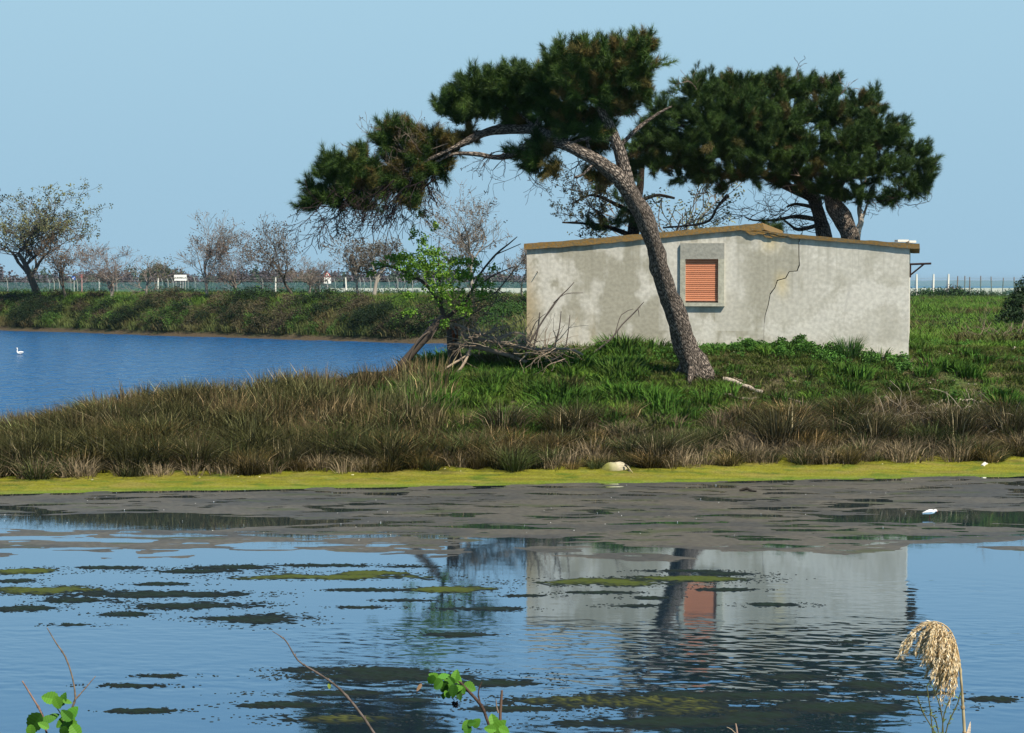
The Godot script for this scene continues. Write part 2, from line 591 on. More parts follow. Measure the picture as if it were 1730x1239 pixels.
	for kind in 6:
		mb = MB.new()
		var prof := [[0.0, 0.0], [0.12, 0.011], [0.45, 0.015], [0.8, 0.011], [0.9, 0.0]]
		var tone: Color = Color(0.66, 0.27, 0.155) * [0.98, 0.9, 1.0, 0.84, 0.94, 0.78][kind] * 0.92
		for i in prof.size() - 1:
			mb.quad(ALONG * w0 + Vector3.UP * prof[i][0] * hh + OUT * prof[i][1], ALONG * w1 + Vector3.UP * prof[i][0] * hh + OUT * prof[i][1], ALONG * w1 + Vector3.UP * prof[i + 1][0] * hh + OUT * prof[i + 1][1], ALONG * w0 + Vector3.UP * prof[i + 1][0] * hh + OUT * prof[i + 1][1], tone, OUT + Vector3.UP * (0.3 if i > 1 else -0.3))
		mb.quad(ALONG * w0 + OUT * -0.01, ALONG * w1 + OUT * -0.01, ALONG * w1 + OUT * -0.01 + Vector3.UP * hh, ALONG * w0 + OUT * -0.01 + Vector3.UP * hh, tone * 0.8, OUT)
		slats.append(mb.mesh())
	for i in n_slat:
		var o := part("slat", slats[(i * 7 + i / 3) % 6], M.paint, win)
		o.position = CORNER + OUT * (-0.012 + R(-0.002, 0.002)) + Vector3.UP * (shutter_bottom + hh * i) - base
	mb = MB.new()
	prism(mb, PackedVector2Array([Vector2(w0, shutter_bottom - 0.012), Vector2(w1, shutter_bottom - 0.012), Vector2(w1, shutter_bottom + 0.002), Vector2(w0, shutter_bottom + 0.002)]), -0.03, 0.012, Color(0.66, 0.38, 0.28))
	part("bottom_rail", mb.mesh(base), M.paint, win)
	mb = MB.new()
	prism(mb, PackedVector2Array([Vector2(w0, y0), Vector2(w1, y0), Vector2(w1, y1), Vector2(w0, y1)]), -0.2, -0.12, Color(0.02, 0.02, 0.02))
	part("dark_pane", mb.mesh(base), M.plain, win)
	# iron bracket on the right-hand side, peg and downpipe trace
	var iron := Color(0.035, 0.022, 0.02)
	mb = MB.new()
	var p0 := fp(11.93, fy(1538, 446.5), -0.25)
	var arm := (ALONG + OUT * 0.1).normalized()
	mb.tube([p0, p0 + arm * 0.62 + Vector3.UP * 0.02], [0.032, 0.032], 4, iron)
	part("bracket_arm", mb.mesh(base), M.plain, hut)
	mb = MB.new()
	mb.tube([p0 + Vector3.UP * 0.03, p0 - Vector3.UP * 0.4], [0.028, 0.028], 4, iron)
	mb.tube([p0 - Vector3.UP * 0.33, p0 + arm * 0.4], [0.026, 0.026], 4, iron)
	part("bracket_brace", mb.mesh(base), M.plain, hut)
	mb = MB.new()
	var q := fq(908, 460)
	mb.tube([fp(q.x, q.y, -0.02), fp(q.x + 0.02, q.y + 0.02, 0.17)], [0.015, 0.012], 5, Color(0.06, 0.035, 0.025))
	part("iron_peg", mb.mesh(base), M.plain, hut)

# ---------------------------------------------------------------- plants: small meshes
func basis_up(dir: Vector3, s: float) -> Basis:
	var y := dir.normalized()
	var x := y.cross(Vector3(R(-1, 1), R(-1, 1), R(-1, 1)))
	if x.length() < 0.05:
		x = y.cross(Vector3(0.3, 0.1, 0.9))
	x = x.normalized()
	return Basis(x * s, y * s, x.cross(y) * s)

func ball() -> Vector3:
	var z := R(-1, 1)
	var a := R(0, TAU)
	return Vector3(sqrt(1 - z * z) * cos(a), z, sqrt(1 - z * z) * sin(a))

func needle_tuft(count: int, length: float, width: float, spread: float) -> ArrayMesh:
	var mb := MB.new()
	for i in count:
		var a := R(0, TAU)
		var e := spread * sqrt(rng.randf())
		var dir := Vector3(sin(e) * cos(a), cos(e), sin(e) * sin(a))
		var from := Vector3(0, R(-0.12, 0.1) * length / 0.17, 0)
		var l := length * R(0.7, 1.1)
		var side := dir.cross(ball()).normalized() * width
		var tone := R(0.5, 1.2) if rng.randf() < 0.85 else R(1.3, 2.0)
		mb.face(from - side, from + side, from + dir * l, Color(tone, tone, tone * 0.95))
	return mb.mesh()

func blade_tuft(count: int, height: float, radius: float, width: float, lean: float, base_col: Color, tip_col: Color, spread_base := 0.25, straw := 0.0, straw_col := Color(0.40, 0.34, 0.21)) -> ArrayMesh:
	var mb := MB.new()
	for i in count:
		var a := R(0, TAU)
		var d := Vector3(cos(a), 0, sin(a))
		var r0 := radius * spread_base * sqrt(rng.randf())
		var h := height * R(0.55, 1.05)
		var out := radius * lean * rng.randf()
		var p0 := d * r0
		var p1 := d * (r0 + out * 0.35) + Vector3.UP * h * 0.6
		var p2 := d * (r0 + out) + Vector3.UP * h * R(0.85, 1.0)
		var fa := a + R(-1.6, 1.6)
		var side := Vector3(-sin(fa), 0, cos(fa)) * width
		var tone := R(0.45, 1.55)
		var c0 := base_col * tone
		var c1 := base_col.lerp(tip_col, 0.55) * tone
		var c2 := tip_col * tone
		if rng.randf() < straw:
			c0 = straw_col * R(0.6, 1.3)
			c1 = c0
			c2 = c0 * 1.15
		var k := mb.v.size()
		var nn := (p1 - p0).cross(side).normalized()
		for z in [[p0 - side, c0], [p0 + side, c0], [p1 - side * 0.8, c1], [p1 + side * 0.8, c1], [p2, c2]]:
			mb.v.append(z[0]); mb.c.append(z[1]); mb.n.append(nn); mb.uv.append(Vector2.ZERO)
		for z in [[0, 1, 2], [1, 3, 2], [2, 3, 4]]:
			var va := mb.v[k + z[0]]
			if (mb.v[k + z[1]] - va).cross(mb.v[k + z[2]] - va).dot(nn) > 0:
				mb.idx.append_array(PackedInt32Array([k + z[0], k + z[2], k + z[1]]))
			else:
				mb.idx.append_array(PackedInt32Array([k + z[0], k + z[1], k + z[2]]))
	return mb.mesh()

func leaf_sprig(count: int, size: float, reach: float, flat := 0.5) -> ArrayMesh:      # a few small leaves about a point
	var mb := MB.new()
	for i in count:
		var c := ball() * reach * R(0.2, 1.0)
		var t := Vector3(R(-1, 1), R(-flat, flat), R(-1, 1)).normalized()
		var s := t.cross(ball()).normalized()
		var l := size * R(0.7, 1.2)
		var tone := R(0.7, 1.3)
		var col := Color(tone, tone, tone)
		var fold := t.cross(s) * l * 0.12
		mb.face(c - t * l * 0.5, c + s * l * 0.28 + fold, c + t * l * 0.5, col)
		mb.face(c - t * l * 0.5, c - s * l * 0.28 + fold, c + t * l * 0.5, col)
	return mb.mesh()

func leaf_shape(mb: MB, p: Vector3, t: Vector3, up: Vector3, l: float, w: float, col: Color, lobes := 5.0) -> void:      # a toothed leaf, base at p, pointing along t
	var s := t.cross(up).normalized()
	var u := s.cross(t).normalized()
	var steps_n := 14
	for side in [-1.0, 1.0]:
		var last := p
		var mid_last := p
		for i in range(1, steps_n + 1):
			var k := float(i) / steps_n
			var wid := w * 0.5 * pow(sin(PI * pow(k, 0.8)), 0.75) * (1.0 + 0.10 * sin(k * TAU * lobes))
			if i == steps_n:
				wid = 0.0
			var mid := p + t * l * k - u * l * 0.12 * k * k
			var e: Vector3 = mid + s * side * wid + u * wid * 0.28
			var tone := (1.0 + 0.09 * (1.0 if i % 2 == 0 else -1.0)) * (0.92 if side > 0 else 1.06)
			mb.quad(mid_last, last, e, mid, col * tone, u)
			last = e
			mid_last = mid

# ---------------------------------------------------------------- plants: growing
func grow(mb: MB, p: Vector3, dir: Vector3, length: float, r: float, level: int, top: int, tips: Array, o: Dictionary) -> void:
	var seg := 4 if level < top else 3
	var pts := [p]
	var rad := [r]
	var d := dir.normalized()
	var kids := []
	for i in seg:
		d = (d + ball() * o.get("wiggle", 0.25) + Vector3.UP * o.get("lift", 0.08) + o.get("wind", Vector3.ZERO)).normalized()
		p = p + d * length / seg
		pts.append(p)
		rad.append(maxf(r * lerpf(1.0, o.get("taper", 0.45), float(i + 1) / seg), o.get("thin", 0.01)))
		kids.append([p, d, rad[-1]])
	mb.tube(pts, rad, 7 if level == 0 else (5 if level == 1 else 3), o.col if level < 2 else o.get("twig_col", o.col), 0.0, null, [], 1.0, false)
	if level >= top - 1:
		tips.append([pts[2], d])
	if level >= top:
		tips.append([p, d])
		return
	for i in o.get("kids", 4):
		var k: Array = kids[mini(seg - 1, int(floor(R(o.get("bare", 1.0) if level == 0 else 0.0, seg))))]
		if i == 0:
			k = kids[seg - 1]
		var side: Vector3 = k[1].cross(ball()).normalized()
		var nd: Vector3 = (k[1] * R(0.5, 1.0) + side * o.get("spread", 0.8) * R(0.6, 1.1)).normalized()
		grow(mb, k[0], nd, length * R(o.get("short", 0.55), o.get("long", 0.8)), k[2] * R(0.6, 0.85), level + 1, top, tips, o)

func path_of(a: Array, width_scale := 1.0) -> Array:      # [[px, py, depth, width px], ...] -> smooth points and radii
	var pts := []
	var rad := []
	var cv := Curve3D.new()
	for i in a.size():
		cv.add_point(at(a[i][0], a[i][1], a[i][2]))
	for i in a.size():
		var t := (cv.get_point_position(mini(i + 1, a.size() - 1)) - cv.get_point_position(maxi(i - 1, 0))) / 6.0
		cv.set_point_in(i, -t)
		cv.set_point_out(i, t)
	for i in a.size() - 1:
		var l := cv.get_point_position(i).distance_to(cv.get_point_position(i + 1))
		var cnt := clampi(int(l / 0.14), 2, 12)
		for k in cnt:
			var f := float(k) / cnt
			pts.append(cv.sample(i, f))
			rad.append(lerpf(a[i][3], a[i + 1][3], f) * 0.5 * lerpf(a[i][2], a[i + 1][2], f) / FOCAL * width_scale)
	pts.append(cv.get_point_position(a.size() - 1))
	rad.append(a[-1][3] * 0.5 * a[-1][2] / FOCAL * width_scale)
	return [pts, rad]

func limb(mb: MB, a: Array, col: Color, sides := 10, lump := 0.25) -> Array:
	var q := path_of(a)
	mb.tube(q[0], q[1], sides, col, lump * 0.7, nc)
	return q

func cloud(ts: Array, cols: Array, clumps: Array, per: float, size: float, tones: Array, upward: float, shell := 0.5) -> void:
	# clumps: [px, py, depth, rx px, ry px, r depth m, tone shift]; fills ellipsoids with sprigs
	for c in clumps:
		var mid := at(c[0], c[1], c[2])
		var k: float = c[2] / FOCAL
		var rr := Vector3(c[3] * k, c[4] * k, c[5]) * 1.06
		var vol := pow(rr.x * rr.y * rr.z, 2.0 / 3.0)
		var cnt := int(per * vol) + 3
		for i in cnt:
			var u := ball()
			if u.y < -0.2 and rng.randf() < 0.5:
				u.y = -u.y
			var f := pow(rng.randf(), shell)
			var p := mid + u * rr * f
			var d := (u + Vector3.UP * upward + ball() * 0.4).normalized()
			ts.append(Transform3D(basis_up(d, size * R(0.75, 1.2)), p))
			var tone: Color = tones[0].lerp(tones[1], rng.randf())
			if rng.randf() < c[6]:
				tone = tones[2]
			cols.append(tone)

func boughs(ts: Array, cols: Array, clumps: Array, per: float, tones: Array, upward: float) -> void:
	# like cloud(), but the tufts sit in brush-like groups along short shoots, with air between the groups
	for c in clumps:
		var mid := at(c[0], c[1], c[2])
		var k: float = c[2] / FOCAL
		var rr := Vector3(c[3] * k, c[4] * k, c[5])
		var cnt := int(per * pow(rr.x * rr.y * rr.z, 2.0 / 3.0)) + 2
		for i in cnt:
			var u := ball()
			if u.y < -0.3 and rng.randf() < 0.5:
				u.y = -u.y
			var d := (u + Vector3.UP * upward + ball() * 0.35).normalized()
			var tone: Color = tones[0].lerp(tones[1], rng.randf()) * R(0.75, 1.2)
			if rng.randf() < c[6]:
				tone = (tones[2] as Color).lerp(tones[0], R(0.0, 0.4))
			var p := mid + u * rr * pow(rng.randf(), 0.45) * (R(0.85, 1.12) if rng.randf() < 0.88 else R(1.1, 1.4))
			var side := d.cross(ball()).normalized()
			for z in 5 + rng.randi() % 4:
				var q := p + d * R(-0.18, 0.2) + ball() * 0.09
				ts.append(Transform3D(basis_up((d + ball() * 0.45 + side * 0.2).normalized(), R(0.75, 1.2)), q))
				cols.append(tone * R(0.85, 1.15))

# ---------------------------------------------------------------- the pines
var tuft_mesh: ArrayMesh

func build_leaning_pine() -> void:
	var base := on_ground(1174, 52.4)
	var pine := thing("leaning_pine", "large pine in front of the hut, trunk leaning left under a windswept crown", "pine tree", base)
	var bark := Color(0.44, 0.365, 0.315)
	var mb := MB.new()
	limb(mb, [[1186, 655, 52.5, 74], [1178, 632, 52.4, 58], [1170, 612, 52.3, 46], [1158, 583, 52.2, 40], [1141, 530, 51.8, 36], [1121, 470, 51.3, 33], [1104, 412, 50.8, 31], [1084, 358, 50.3, 31], [1060, 316, 50.0, 31], [1050, 300, 49.95, 24]], bark, 22, 0.5)
	for a in [-0.6, 0.5, 1.9, 3.3]:
		var q := base + Vector3(cos(a), 0, sin(a)) * 0.75
		q.y = H(q.x, -q.z) - 0.08
		mb.tube([base + Vector3(cos(a) * 0.25, 0.45, sin(a) * 0.25), base + Vector3(cos(a) * 0.42, 0.14, sin(a) * 0.42), q], [0.16, 0.14, 0.05], 8, bark, 0.4, nc)
	part("trunk", mb.mesh(base), M.pine_bark, pine)
	var limbs := [
		[[1066, 330, 50.05, 30], [1056, 290, 50.0, 27], [1044, 250, 49.9, 25], [1030, 215, 49.8, 22], [1014, 182, 49.7, 17], [1004, 150, 49.6, 11], [1000, 115, 49.5, 6]],
		[[1064, 325, 50.0, 34], [1040, 296, 49.8, 31], [1008, 272, 49.6, 28], [975, 254, 49.4, 26], [940, 237, 49.3, 23], [905, 220, 49.2, 20], [868, 218, 49.1, 19], [826, 223, 49.0, 17], [790, 238, 48.9, 14], [755, 256, 48.9, 10], [700, 280, 48.9, 7], [640, 305, 48.9, 4]],
		[[912, 224, 49.2, 15], [892, 245, 49.0, 13], [862, 262, 48.9, 12], [835, 266, 48.8, 11], [800, 260, 48.8, 9], [755, 264, 48.8, 7], [700, 300, 48.8, 5]],
		[[902, 222, 49.2, 14], [915, 195, 49.3, 12], [925, 165, 49.4, 9], [940, 135, 49.5, 5]],
		[[1040, 236, 49.9, 9], [1005, 233, 49.7, 8], [975, 238, 49.5, 6], [950, 250, 49.3, 4]],
		[[1046, 248, 49.9, 9], [1080, 215, 50.2, 8], [1115, 190, 50.4, 5], [1135, 180, 50.5, 3]],
		[[1012, 275, 49.6, 8], [1000, 262, 49.8, 7], [992, 240, 49.9, 7], [985, 200, 50.0, 5]],
		[[1000, 280, 49.5, 8], [985, 295, 49.3, 5], [970, 300, 49.2, 5]],
		[[790, 238, 48.9, 9], [740, 262, 48.6, 7], [690, 285, 48.5, 6], [650, 310, 48.5, 5], [600, 335, 48.5, 3], [550, 345, 48.5, 2]],
		[[826, 223, 49.0, 8], [780, 225, 49.3, 6], [730, 235, 49.3, 5], [680, 235, 49.3, 3]],
		[[905, 215, 49.2, 8], [870, 190, 49.4, 7], [830, 175, 49.5, 5], [780, 175, 49.5, 3]],
	]
	var back := func(e: Array) -> Array:      # the long left limb sweeps away from the camera
		var q := e.duplicate()
		q[2] += 2.5 * sm(1010.0, 840.0, e[0])
		if q.size() == 4:
			q[3] *= 0.84
		return q
	for l in limbs:
		mb = MB.new()
		limb(mb, l.map(back), bark * R(0.85, 1.0), 10, 0.45)
		part("branch", mb.mesh(base), M.pine_bark, pine)
	# dead drooping twigs and bare inner branchwork
	mb = MB.new()
	var tips := []
	var dark := Color(0.028, 0.023, 0.020)
	for i in 26:
		var f := R(0, 1)
		var p: Vector3 = at(lerpf(760, 575, f) + R(-25, 25), lerpf(272, 335, f) + R(-15, 22), 51.2 + R(-0.9, 0.9))
		grow(mb, p, Vector3(R(-1.2, -0.1), R(-0.9, -0.1), R(-0.5, 0.5)), R(0.7, 1.2), 0.024, 1, 4 if i % 2 == 0 else 3, tips, {"col": dark, "lift": -0.08, "wiggle": 0.3, "kids": 4, "thin": 0.008, "spread": 0.7})
	for i in 12:
		var p := at(R(830, 1010), R(255, 275), 50.9 + R(-0.6, 0.4))
		grow(mb, p, Vector3(R(-0.8, 0.5), R(-0.9, 0.0), R(-0.5, 0.5)), R(0.5, 0.9), 0.016, 1, 3, tips, {"col": dark, "lift": -0.04, "wiggle": 0.4, "kids": 3, "thin": 0.006, "spread": 0.9})
	for i in 16:
		var p := at(R(660, 760), R(240, 300), 51.5 + R(-0.7, 0.7))
		grow(mb, p, Vector3(R(-1, 0.5), R(-0.5, 0.7), R(-0.6, 0.6)), R(0.5, 0.9), 0.018, 1, 3, tips, {"col": Color(0.14, 0.11, 0.09), "wiggle": 0.4, "kids": 4, "thin": 0.006})
	part("bare_twigs", mb.mesh(base), M.twig, pine).set_meta("kind", "stuff")
	# little withered leaves / cones at the twig ends
	var ts := []
	var cols := []
	for t in tips:
		if rng.randf() < 0.22:
			ts.append(Transform3D(basis_up(t[1], R(0.6, 1.0)), t[0]))
			cols.append(Color(0.06, 0.05, 0.032) * R(0.5, 1.3))
	many("withered_needles", leaf_sprig(5, 0.06, 0.07), M.leaf, ts, cols, pine, base)
	ts = []
	cols = []
	var green := [Color(0.064, 0.115, 0.020), Color(0.032, 0.070, 0.014), Color(0.15, 0.105, 0.035)]
	boughs(ts, cols, [
		[1062, 92, 49.6, 46, 30, 0.9, 0.12], [1002, 100, 49.4, 52, 34, 1.0, 0.15], [1086, 128, 49.7, 24, 26, 0.6, 0.15], [1040, 140, 49.6, 46, 30, 0.9, 0.25], [955, 112, 49.2, 36, 32, 1.0, 0.1], [925, 140, 49.2, 46, 32, 1.0, 0.1],
		[990, 160, 49.5, 44, 26, 0.8, 0.4], [882, 140, 49.2, 36, 30, 1.0, 0.05], [838, 148, 49.2, 34, 26, 0.9, 0.03], [800, 158, 49.3, 38, 32, 0.9, 0.03], [762, 182, 49.3, 32, 24, 0.8, 0.03], [815, 188, 49.3, 46, 18, 0.9, 0.03],
		[885, 176, 49.2, 36, 20, 0.9, 0.05], [1058, 178, 49.7, 24, 16, 0.5, 0.5], [1088, 160, 49.8, 16, 14, 0.5, 0.3], [940, 185, 49.4, 30, 20, 0.7, 0.2], [1090, 74, 49.7, 18, 14, 0.4, 0.2], [780, 200, 49.3, 20, 10, 0.4, 0.1],
		[660, 222, 48.9, 26, 17, 0.7, 0.1], [692, 232, 49.0, 34, 18, 0.8, 0.25], [650, 245, 48.8, 16, 18, 0.5, 0.1], [732, 240, 49.1, 34, 16, 0.7, 0.65], [762, 250, 49.1, 22, 12, 0.5, 0.8], [720, 268, 49.0, 40, 14, 0.7, 0.4],
		[590, 280, 48.6, 34, 17, 0.8, 0.05], [560, 296, 48.6, 24, 18, 0.6, 0.03], [616, 292, 48.7, 34, 18, 0.7, 0.15], [652, 290, 48.8, 26, 12, 0.5, 0.6], [534, 326, 48.6, 13, 15, 0.4, 0.03], [572, 336, 48.6, 38, 12, 0.6, 0.05],
		[598, 318, 48.6, 36, 16, 0.6, 0.12], [548, 288, 48.6, 10, 9, 0.3, 0.05], [610, 346, 48.6, 26, 9, 0.5, 0.1], [514, 346, 48.5, 7, 6, 0.2, 0.2],
		[905, 285, 49.0, 18, 22, 0.45, 0.1], [912, 252, 49.1, 24, 18, 0.5, 0.1], [962, 218, 49.5, 22, 12, 0.5, 0.1], [1000, 225, 49.7, 18, 10, 0.4, 0.2], [690, 315, 48.7, 34, 16, 0.6, 0.25], [1015, 300, 50.6, 24, 14, 0.4, 0.9], [935, 290, 49.1, 14, 8, 0.3, 0.4],
		[700, 345, 48.6, 14, 14, 0.4, 0.2],
		[950, 205, 50.0, 36, 18, 0.6, 0.15], [985, 200, 50.2, 34, 20, 0.6, 0.3], [1015, 215, 50.5, 22, 20, 0.5, 0.3], [925, 225, 50.0, 30, 14, 0.5, 0.2], [960, 240, 50.2, 26, 10, 0.4, 0.3], [880, 205, 49.6, 24, 12, 0.5, 0.1], [1040, 165, 50.0, 34, 20, 0.6, 0.35], [895, 262, 49.4, 30, 14, 0.4, 0.2],
		[980, 140, 49.4, 60, 24, 0.9, 0.15], [1030, 118, 49.5, 60, 24, 0.9, 0.12], [850, 165, 49.2, 50, 18, 0.9, 0.03], [620, 310, 48.6, 44, 14, 0.6, 0.2], [675, 262, 48.9, 36, 12, 0.5, 0.5], [590, 300, 48.6, 40, 22, 0.7, 0.05], [870, 205, 49.6, 30, 8, 0.5, 0.1], [1000, 245, 50.9, 30, 12, 0.5, 0.4], [700, 250, 49.2, 50, 18, 0.7, 0.35], [790, 232, 49.4, 20, 8, 0.4, 0.6], [705, 292, 49.0, 48, 18, 0.6, 0.3], [655, 318, 48.8, 44, 14, 0.5, 0.25], [740, 285, 49.2, 30, 14, 0.5, 0.4], [535, 345, 48.6, 20, 10, 0.4, 0.1], [610, 262, 48.8, 16, 8, 0.3, 0.1]
	].map(back), 92.0, green, 0.5)
	many("needle_crown", tuft_mesh, M.needle, ts, cols, pine, base)

func build_back_pines() -> void:
	var bark := Color(0.38, 0.31, 0.265)
	var green := [Color(0.056, 0.105, 0.019), Color(0.028, 0.066, 0.014), Color(0.12, 0.09, 0.033)]
	var mb: MB
	# left of the two
	var base := on_ground(1400, 66.5)
	var pine := thing("umbrella_pine", "broad dark pine behind the hut, wider of the two, reaching left to the leaning pine", "pine tree", base)
	mb = MB.new()
	limb(mb, [[1402, 520, 66.5, 34], [1394, 410, 66.5, 25], [1384, 365, 66.5, 23], [1372, 330, 66.4, 21], [1345, 290, 66.2, 22], [1320, 245, 66.0, 15], [1300, 200, 65.8, 8]], bark, 16, 0.4)
	part("trunk", mb.mesh(base), M.pine_bark, pine)
	for l in [[[1376, 335, 66.4, 20], [1320, 310, 66.0, 15], [1250, 270, 65.6, 12], [1180, 225, 65.2, 8], [1120, 200, 65.0, 4]], [[1345, 290, 66.2, 14], [1270, 240, 66.0, 10], [1200, 190, 66.0, 5]], [[1360, 310, 66.3, 14], [1390, 250, 66.6, 10], [1380, 180, 66.6, 5]],
			[[1384, 372, 66.3, 9], [1345, 366, 65.6, 7], [1310, 372, 65.2, 5], [1272, 372, 65.0, 3], [1258, 366, 64.9, 2]], [[1384, 380, 66.3, 8], [1350, 388, 65.8, 6], [1335, 380, 65.6, 4], [1318, 366, 65.4, 3]], [[1386, 352, 66.3, 7], [1345, 345, 65.5, 5], [1330, 350, 65.3, 3]], [[1230, 330, 65.3, 7], [1212, 350, 65.2, 5], [1192, 376, 65.2, 4], [1120, 385, 65.4, 3]]]:
		mb = MB.new()
		limb(mb, l, bark * 0.7, 8, 0.3)
		part("branch", mb.mesh(base), M.pine_bark, pine)
	mb = MB.new()
	var tips := []
	for i in 26:
		var p := at(R(1250, 1390), R(345, 385), 65.5 + R(-0.6, 0.8))
		grow(mb, p, Vector3(R(-1, 0.4), R(-0.7, 0.5), R(-0.5, 0.5)), R(0.5, 1.0), 0.018, 1, 3, tips, {"col": Color(0.05, 0.04, 0.035), "wiggle": 0.45, "kids": 3, "thin": 0.007, "lift": 0.02})
	for i in 12:
		grow(mb, at(R(1150, 1480), R(140, 330), 64.6 + R(-0.6, 0.8)), Vector3(R(-1, 1), R(-0.2, 1), R(0, 0.5)), R(0.5, 1.1), 0.03, 1, 3, tips, {"col": Color(0.2, 0.16, 0.13), "wiggle": 0.5, "kids": 3, "thin": 0.008})
	for z in [[1350, 135], [1412, 160]]:
		grow(mb, at(z[0], z[1], 66), Vector3(R(-0.3, 0.3), 1, 0), 0.6, 0.03, 1, 3, tips, {"col": Color(0.06, 0.05, 0.045), "wiggle": 0.5, "kids": 2, "thin": 0.01})
	part("bare_twigs", mb.mesh(base), M.twig, pine).set_meta("kind", "stuff")
	var ts := []
	var cols := []
	boughs(ts, cols, [[1180, 158, 65.5, 48, 28, 1.6, 0.04], [1240, 152, 65.5, 48, 26, 1.8, 0.08], [1300, 152, 65.7, 46, 26, 1.8, 0.15], [1345, 158, 65.9, 40, 28, 1.8, 0.12], [1392, 150, 66.3, 26, 22, 1.2, 0.12], [1128, 192, 65.2, 34, 26, 1.4, 0.03], [1106, 222, 65.2, 24, 20, 1.0, 0.03],
		[1190, 210, 64.9, 56, 34, 1.9, 0.05], [1260, 205, 64.8, 56, 36, 2.0, 0.1], [1330, 212, 65.0, 52, 36, 2.0, 0.14], [1150, 252, 64.9, 42, 28, 1.4, 0.05], [1218, 260, 64.6, 50, 30, 1.7, 0.12], [1290, 265, 64.6, 50, 32, 1.8, 0.12], [1350, 262, 65.0, 50, 34, 1.8, 0.1],
		[1208, 298, 64.9, 40, 16, 1.1, 0.15], [1262, 296, 64.9, 40, 16, 1.1, 0.12], [1340, 300, 65.2, 40, 20, 1.3, 0.15], [1085, 250, 65.2, 24, 22, 0.8, 0.05], [1222, 322, 65.1, 14, 8, 0.4, 0.1], [1110, 275, 65.2, 30, 16, 0.9, 0.2], [1240, 178, 64.6, 60, 30, 1.2, 0.05], [1118, 245, 65.8, 36, 30, 1.0, 0.1], [1303, 386, 64.6, 13, 6, 0.4, 0.0], [1312, 389, 64.6, 12, 5, 0.4, 0.0], [1095, 278, 66.2, 28, 22, 0.8, 0.15], [1160, 292, 65.4, 42, 16, 1.0, 0.15], [1066, 262, 67.0, 20, 28, 0.7, 0.2], [1300, 235, 64.5, 60, 30, 1.4, 0.1], [1215, 232, 64.5, 55, 30, 1.4, 0.08], [1165, 275, 65.0, 34, 16, 0.9, 0.2]],
		60.0, green, 0.4)
	many("needle_crown", tuft_mesh, M.needle, ts, cols, pine, base)
	# right of the two
	base = on_ground(1440, 64.8)
	pine = thing("umbrella_pine", "dark pine at the right end behind the hut, with the thickest upright trunk", "pine tree", base)
	mb = MB.new()
	limb(mb, [[1456, 520, 64.8, 44], [1442, 430, 64.8, 34], [1434, 395, 64.8, 31], [1423, 368, 64.8, 31], [1408, 340, 64.8, 27], [1420, 300, 64.9, 24], [1450, 255, 65.0, 15], [1460, 210, 65.0, 8]], bark, 18, 0.45)
	part("trunk", mb.mesh(base), M.pine_bark, pine)
	for l in [[[1412, 345, 64.8, 20], [1395, 315, 65.0, 15], [1385, 270, 65.2, 8]], [[1425, 300, 64.9, 16], [1480, 290, 65.0, 11], [1530, 285, 65.0, 6]], [[1450, 255, 65.0, 10], [1500, 240, 65.0, 6]]]:
		mb = MB.new()
		limb(mb, l, bark * 0.8, 8, 0.3)
		part("branch", mb.mesh(base), M.pine_bark, pine)
	mb = MB.new()
	for i in 16:
		grow(mb, at(R(1390, 1530), R(325, 350), 64.6 + R(-0.5, 0.6)), Vector3(R(-1, 1), R(-0.8, 0.1), R(-0.5, 0.5)), R(0.4, 0.8), 0.016, 1, 3, tips, {"col": Color(0.06, 0.05, 0.04), "wiggle": 0.45, "kids": 3, "thin": 0.007})
	part("bare_twigs", mb.mesh(base), M.twig, pine).set_meta("kind", "stuff")
	ts = []
	cols = []
	boughs(ts, cols, [[1402, 200, 65.0, 42, 34, 1.6, 0.12], [1448, 188, 65.0, 36, 26, 1.4, 0.12], [1474, 176, 65.0, 18, 18, 0.8, 0.2], [1430, 250, 64.4, 54, 34, 1.8, 0.08], [1498, 238, 64.9, 36, 28, 1.4, 0.06], [1524, 218, 65.0, 16, 18, 0.7, 0.08], [1545, 262, 65.0, 28, 24, 1.1, 0.05], [1570, 284, 65.0, 15, 20, 0.6, 0.08],
		[1488, 288, 64.5, 50, 30, 1.7, 0.04], [1420, 296, 64.4, 46, 28, 1.6, 0.06], [1540, 316, 64.9, 32, 20, 1.0, 0.05], [1508, 336, 64.8, 24, 12, 0.8, 0.08], [1448, 332, 64.5, 42, 12, 1.0, 0.08], [1385, 320, 64.7, 24, 14, 0.9, 0.1], [1562, 305, 65.0, 18, 14, 0.7, 0.05], [1470, 222, 64.6, 40, 26, 1.2, 0.05]],
		60.0, green, 0.4)
	many("needle_crown", tuft_mesh, M.needle, ts, cols, pine, base)
	# pale bare stem beside it
	base = on_ground(1452, 65.8)
	mb = MB.new()
	limb(mb, [[1446, 520, 65.8, 12], [1449, 402, 65.8, 11], [1455, 375, 65.8, 10], [1452, 352, 65.8, 8], [1458, 320, 65.8, 5], [1450, 290, 65.8, 3]], Color(0.50, 0.45, 0.40), 8, 0.2)
	limb(mb, [[1455, 375, 65.8, 6], [1462, 356, 65.8, 4], [1470, 330, 65.8, 2]], Color(0.50, 0.45, 0.40), 6, 0.2)
	solo("bare_sapling", mb.mesh(base), M.twig, "thin pale bare stem just right of the thickest pine trunk behind the hut", "sapling", base)
	# lower pine seen between the leaning trunk and the hut's roof
	base = on_ground(1048, 70.0)
	pine = thing("low_pine", "low thin-crowned pine behind the left half of the hut roof", "pine tree", base)
	mb = MB.new()
	limb(mb, [[1075, 560, 70, 26], [1070, 420, 70, 22], [1074, 360, 70, 18], [1082, 310, 70, 12], [1085, 270, 70, 8]], Color(0.13, 0.10, 0.085), 10, 0.3)
	part("trunk", mb.mesh(base), M.pine_bark, pine)
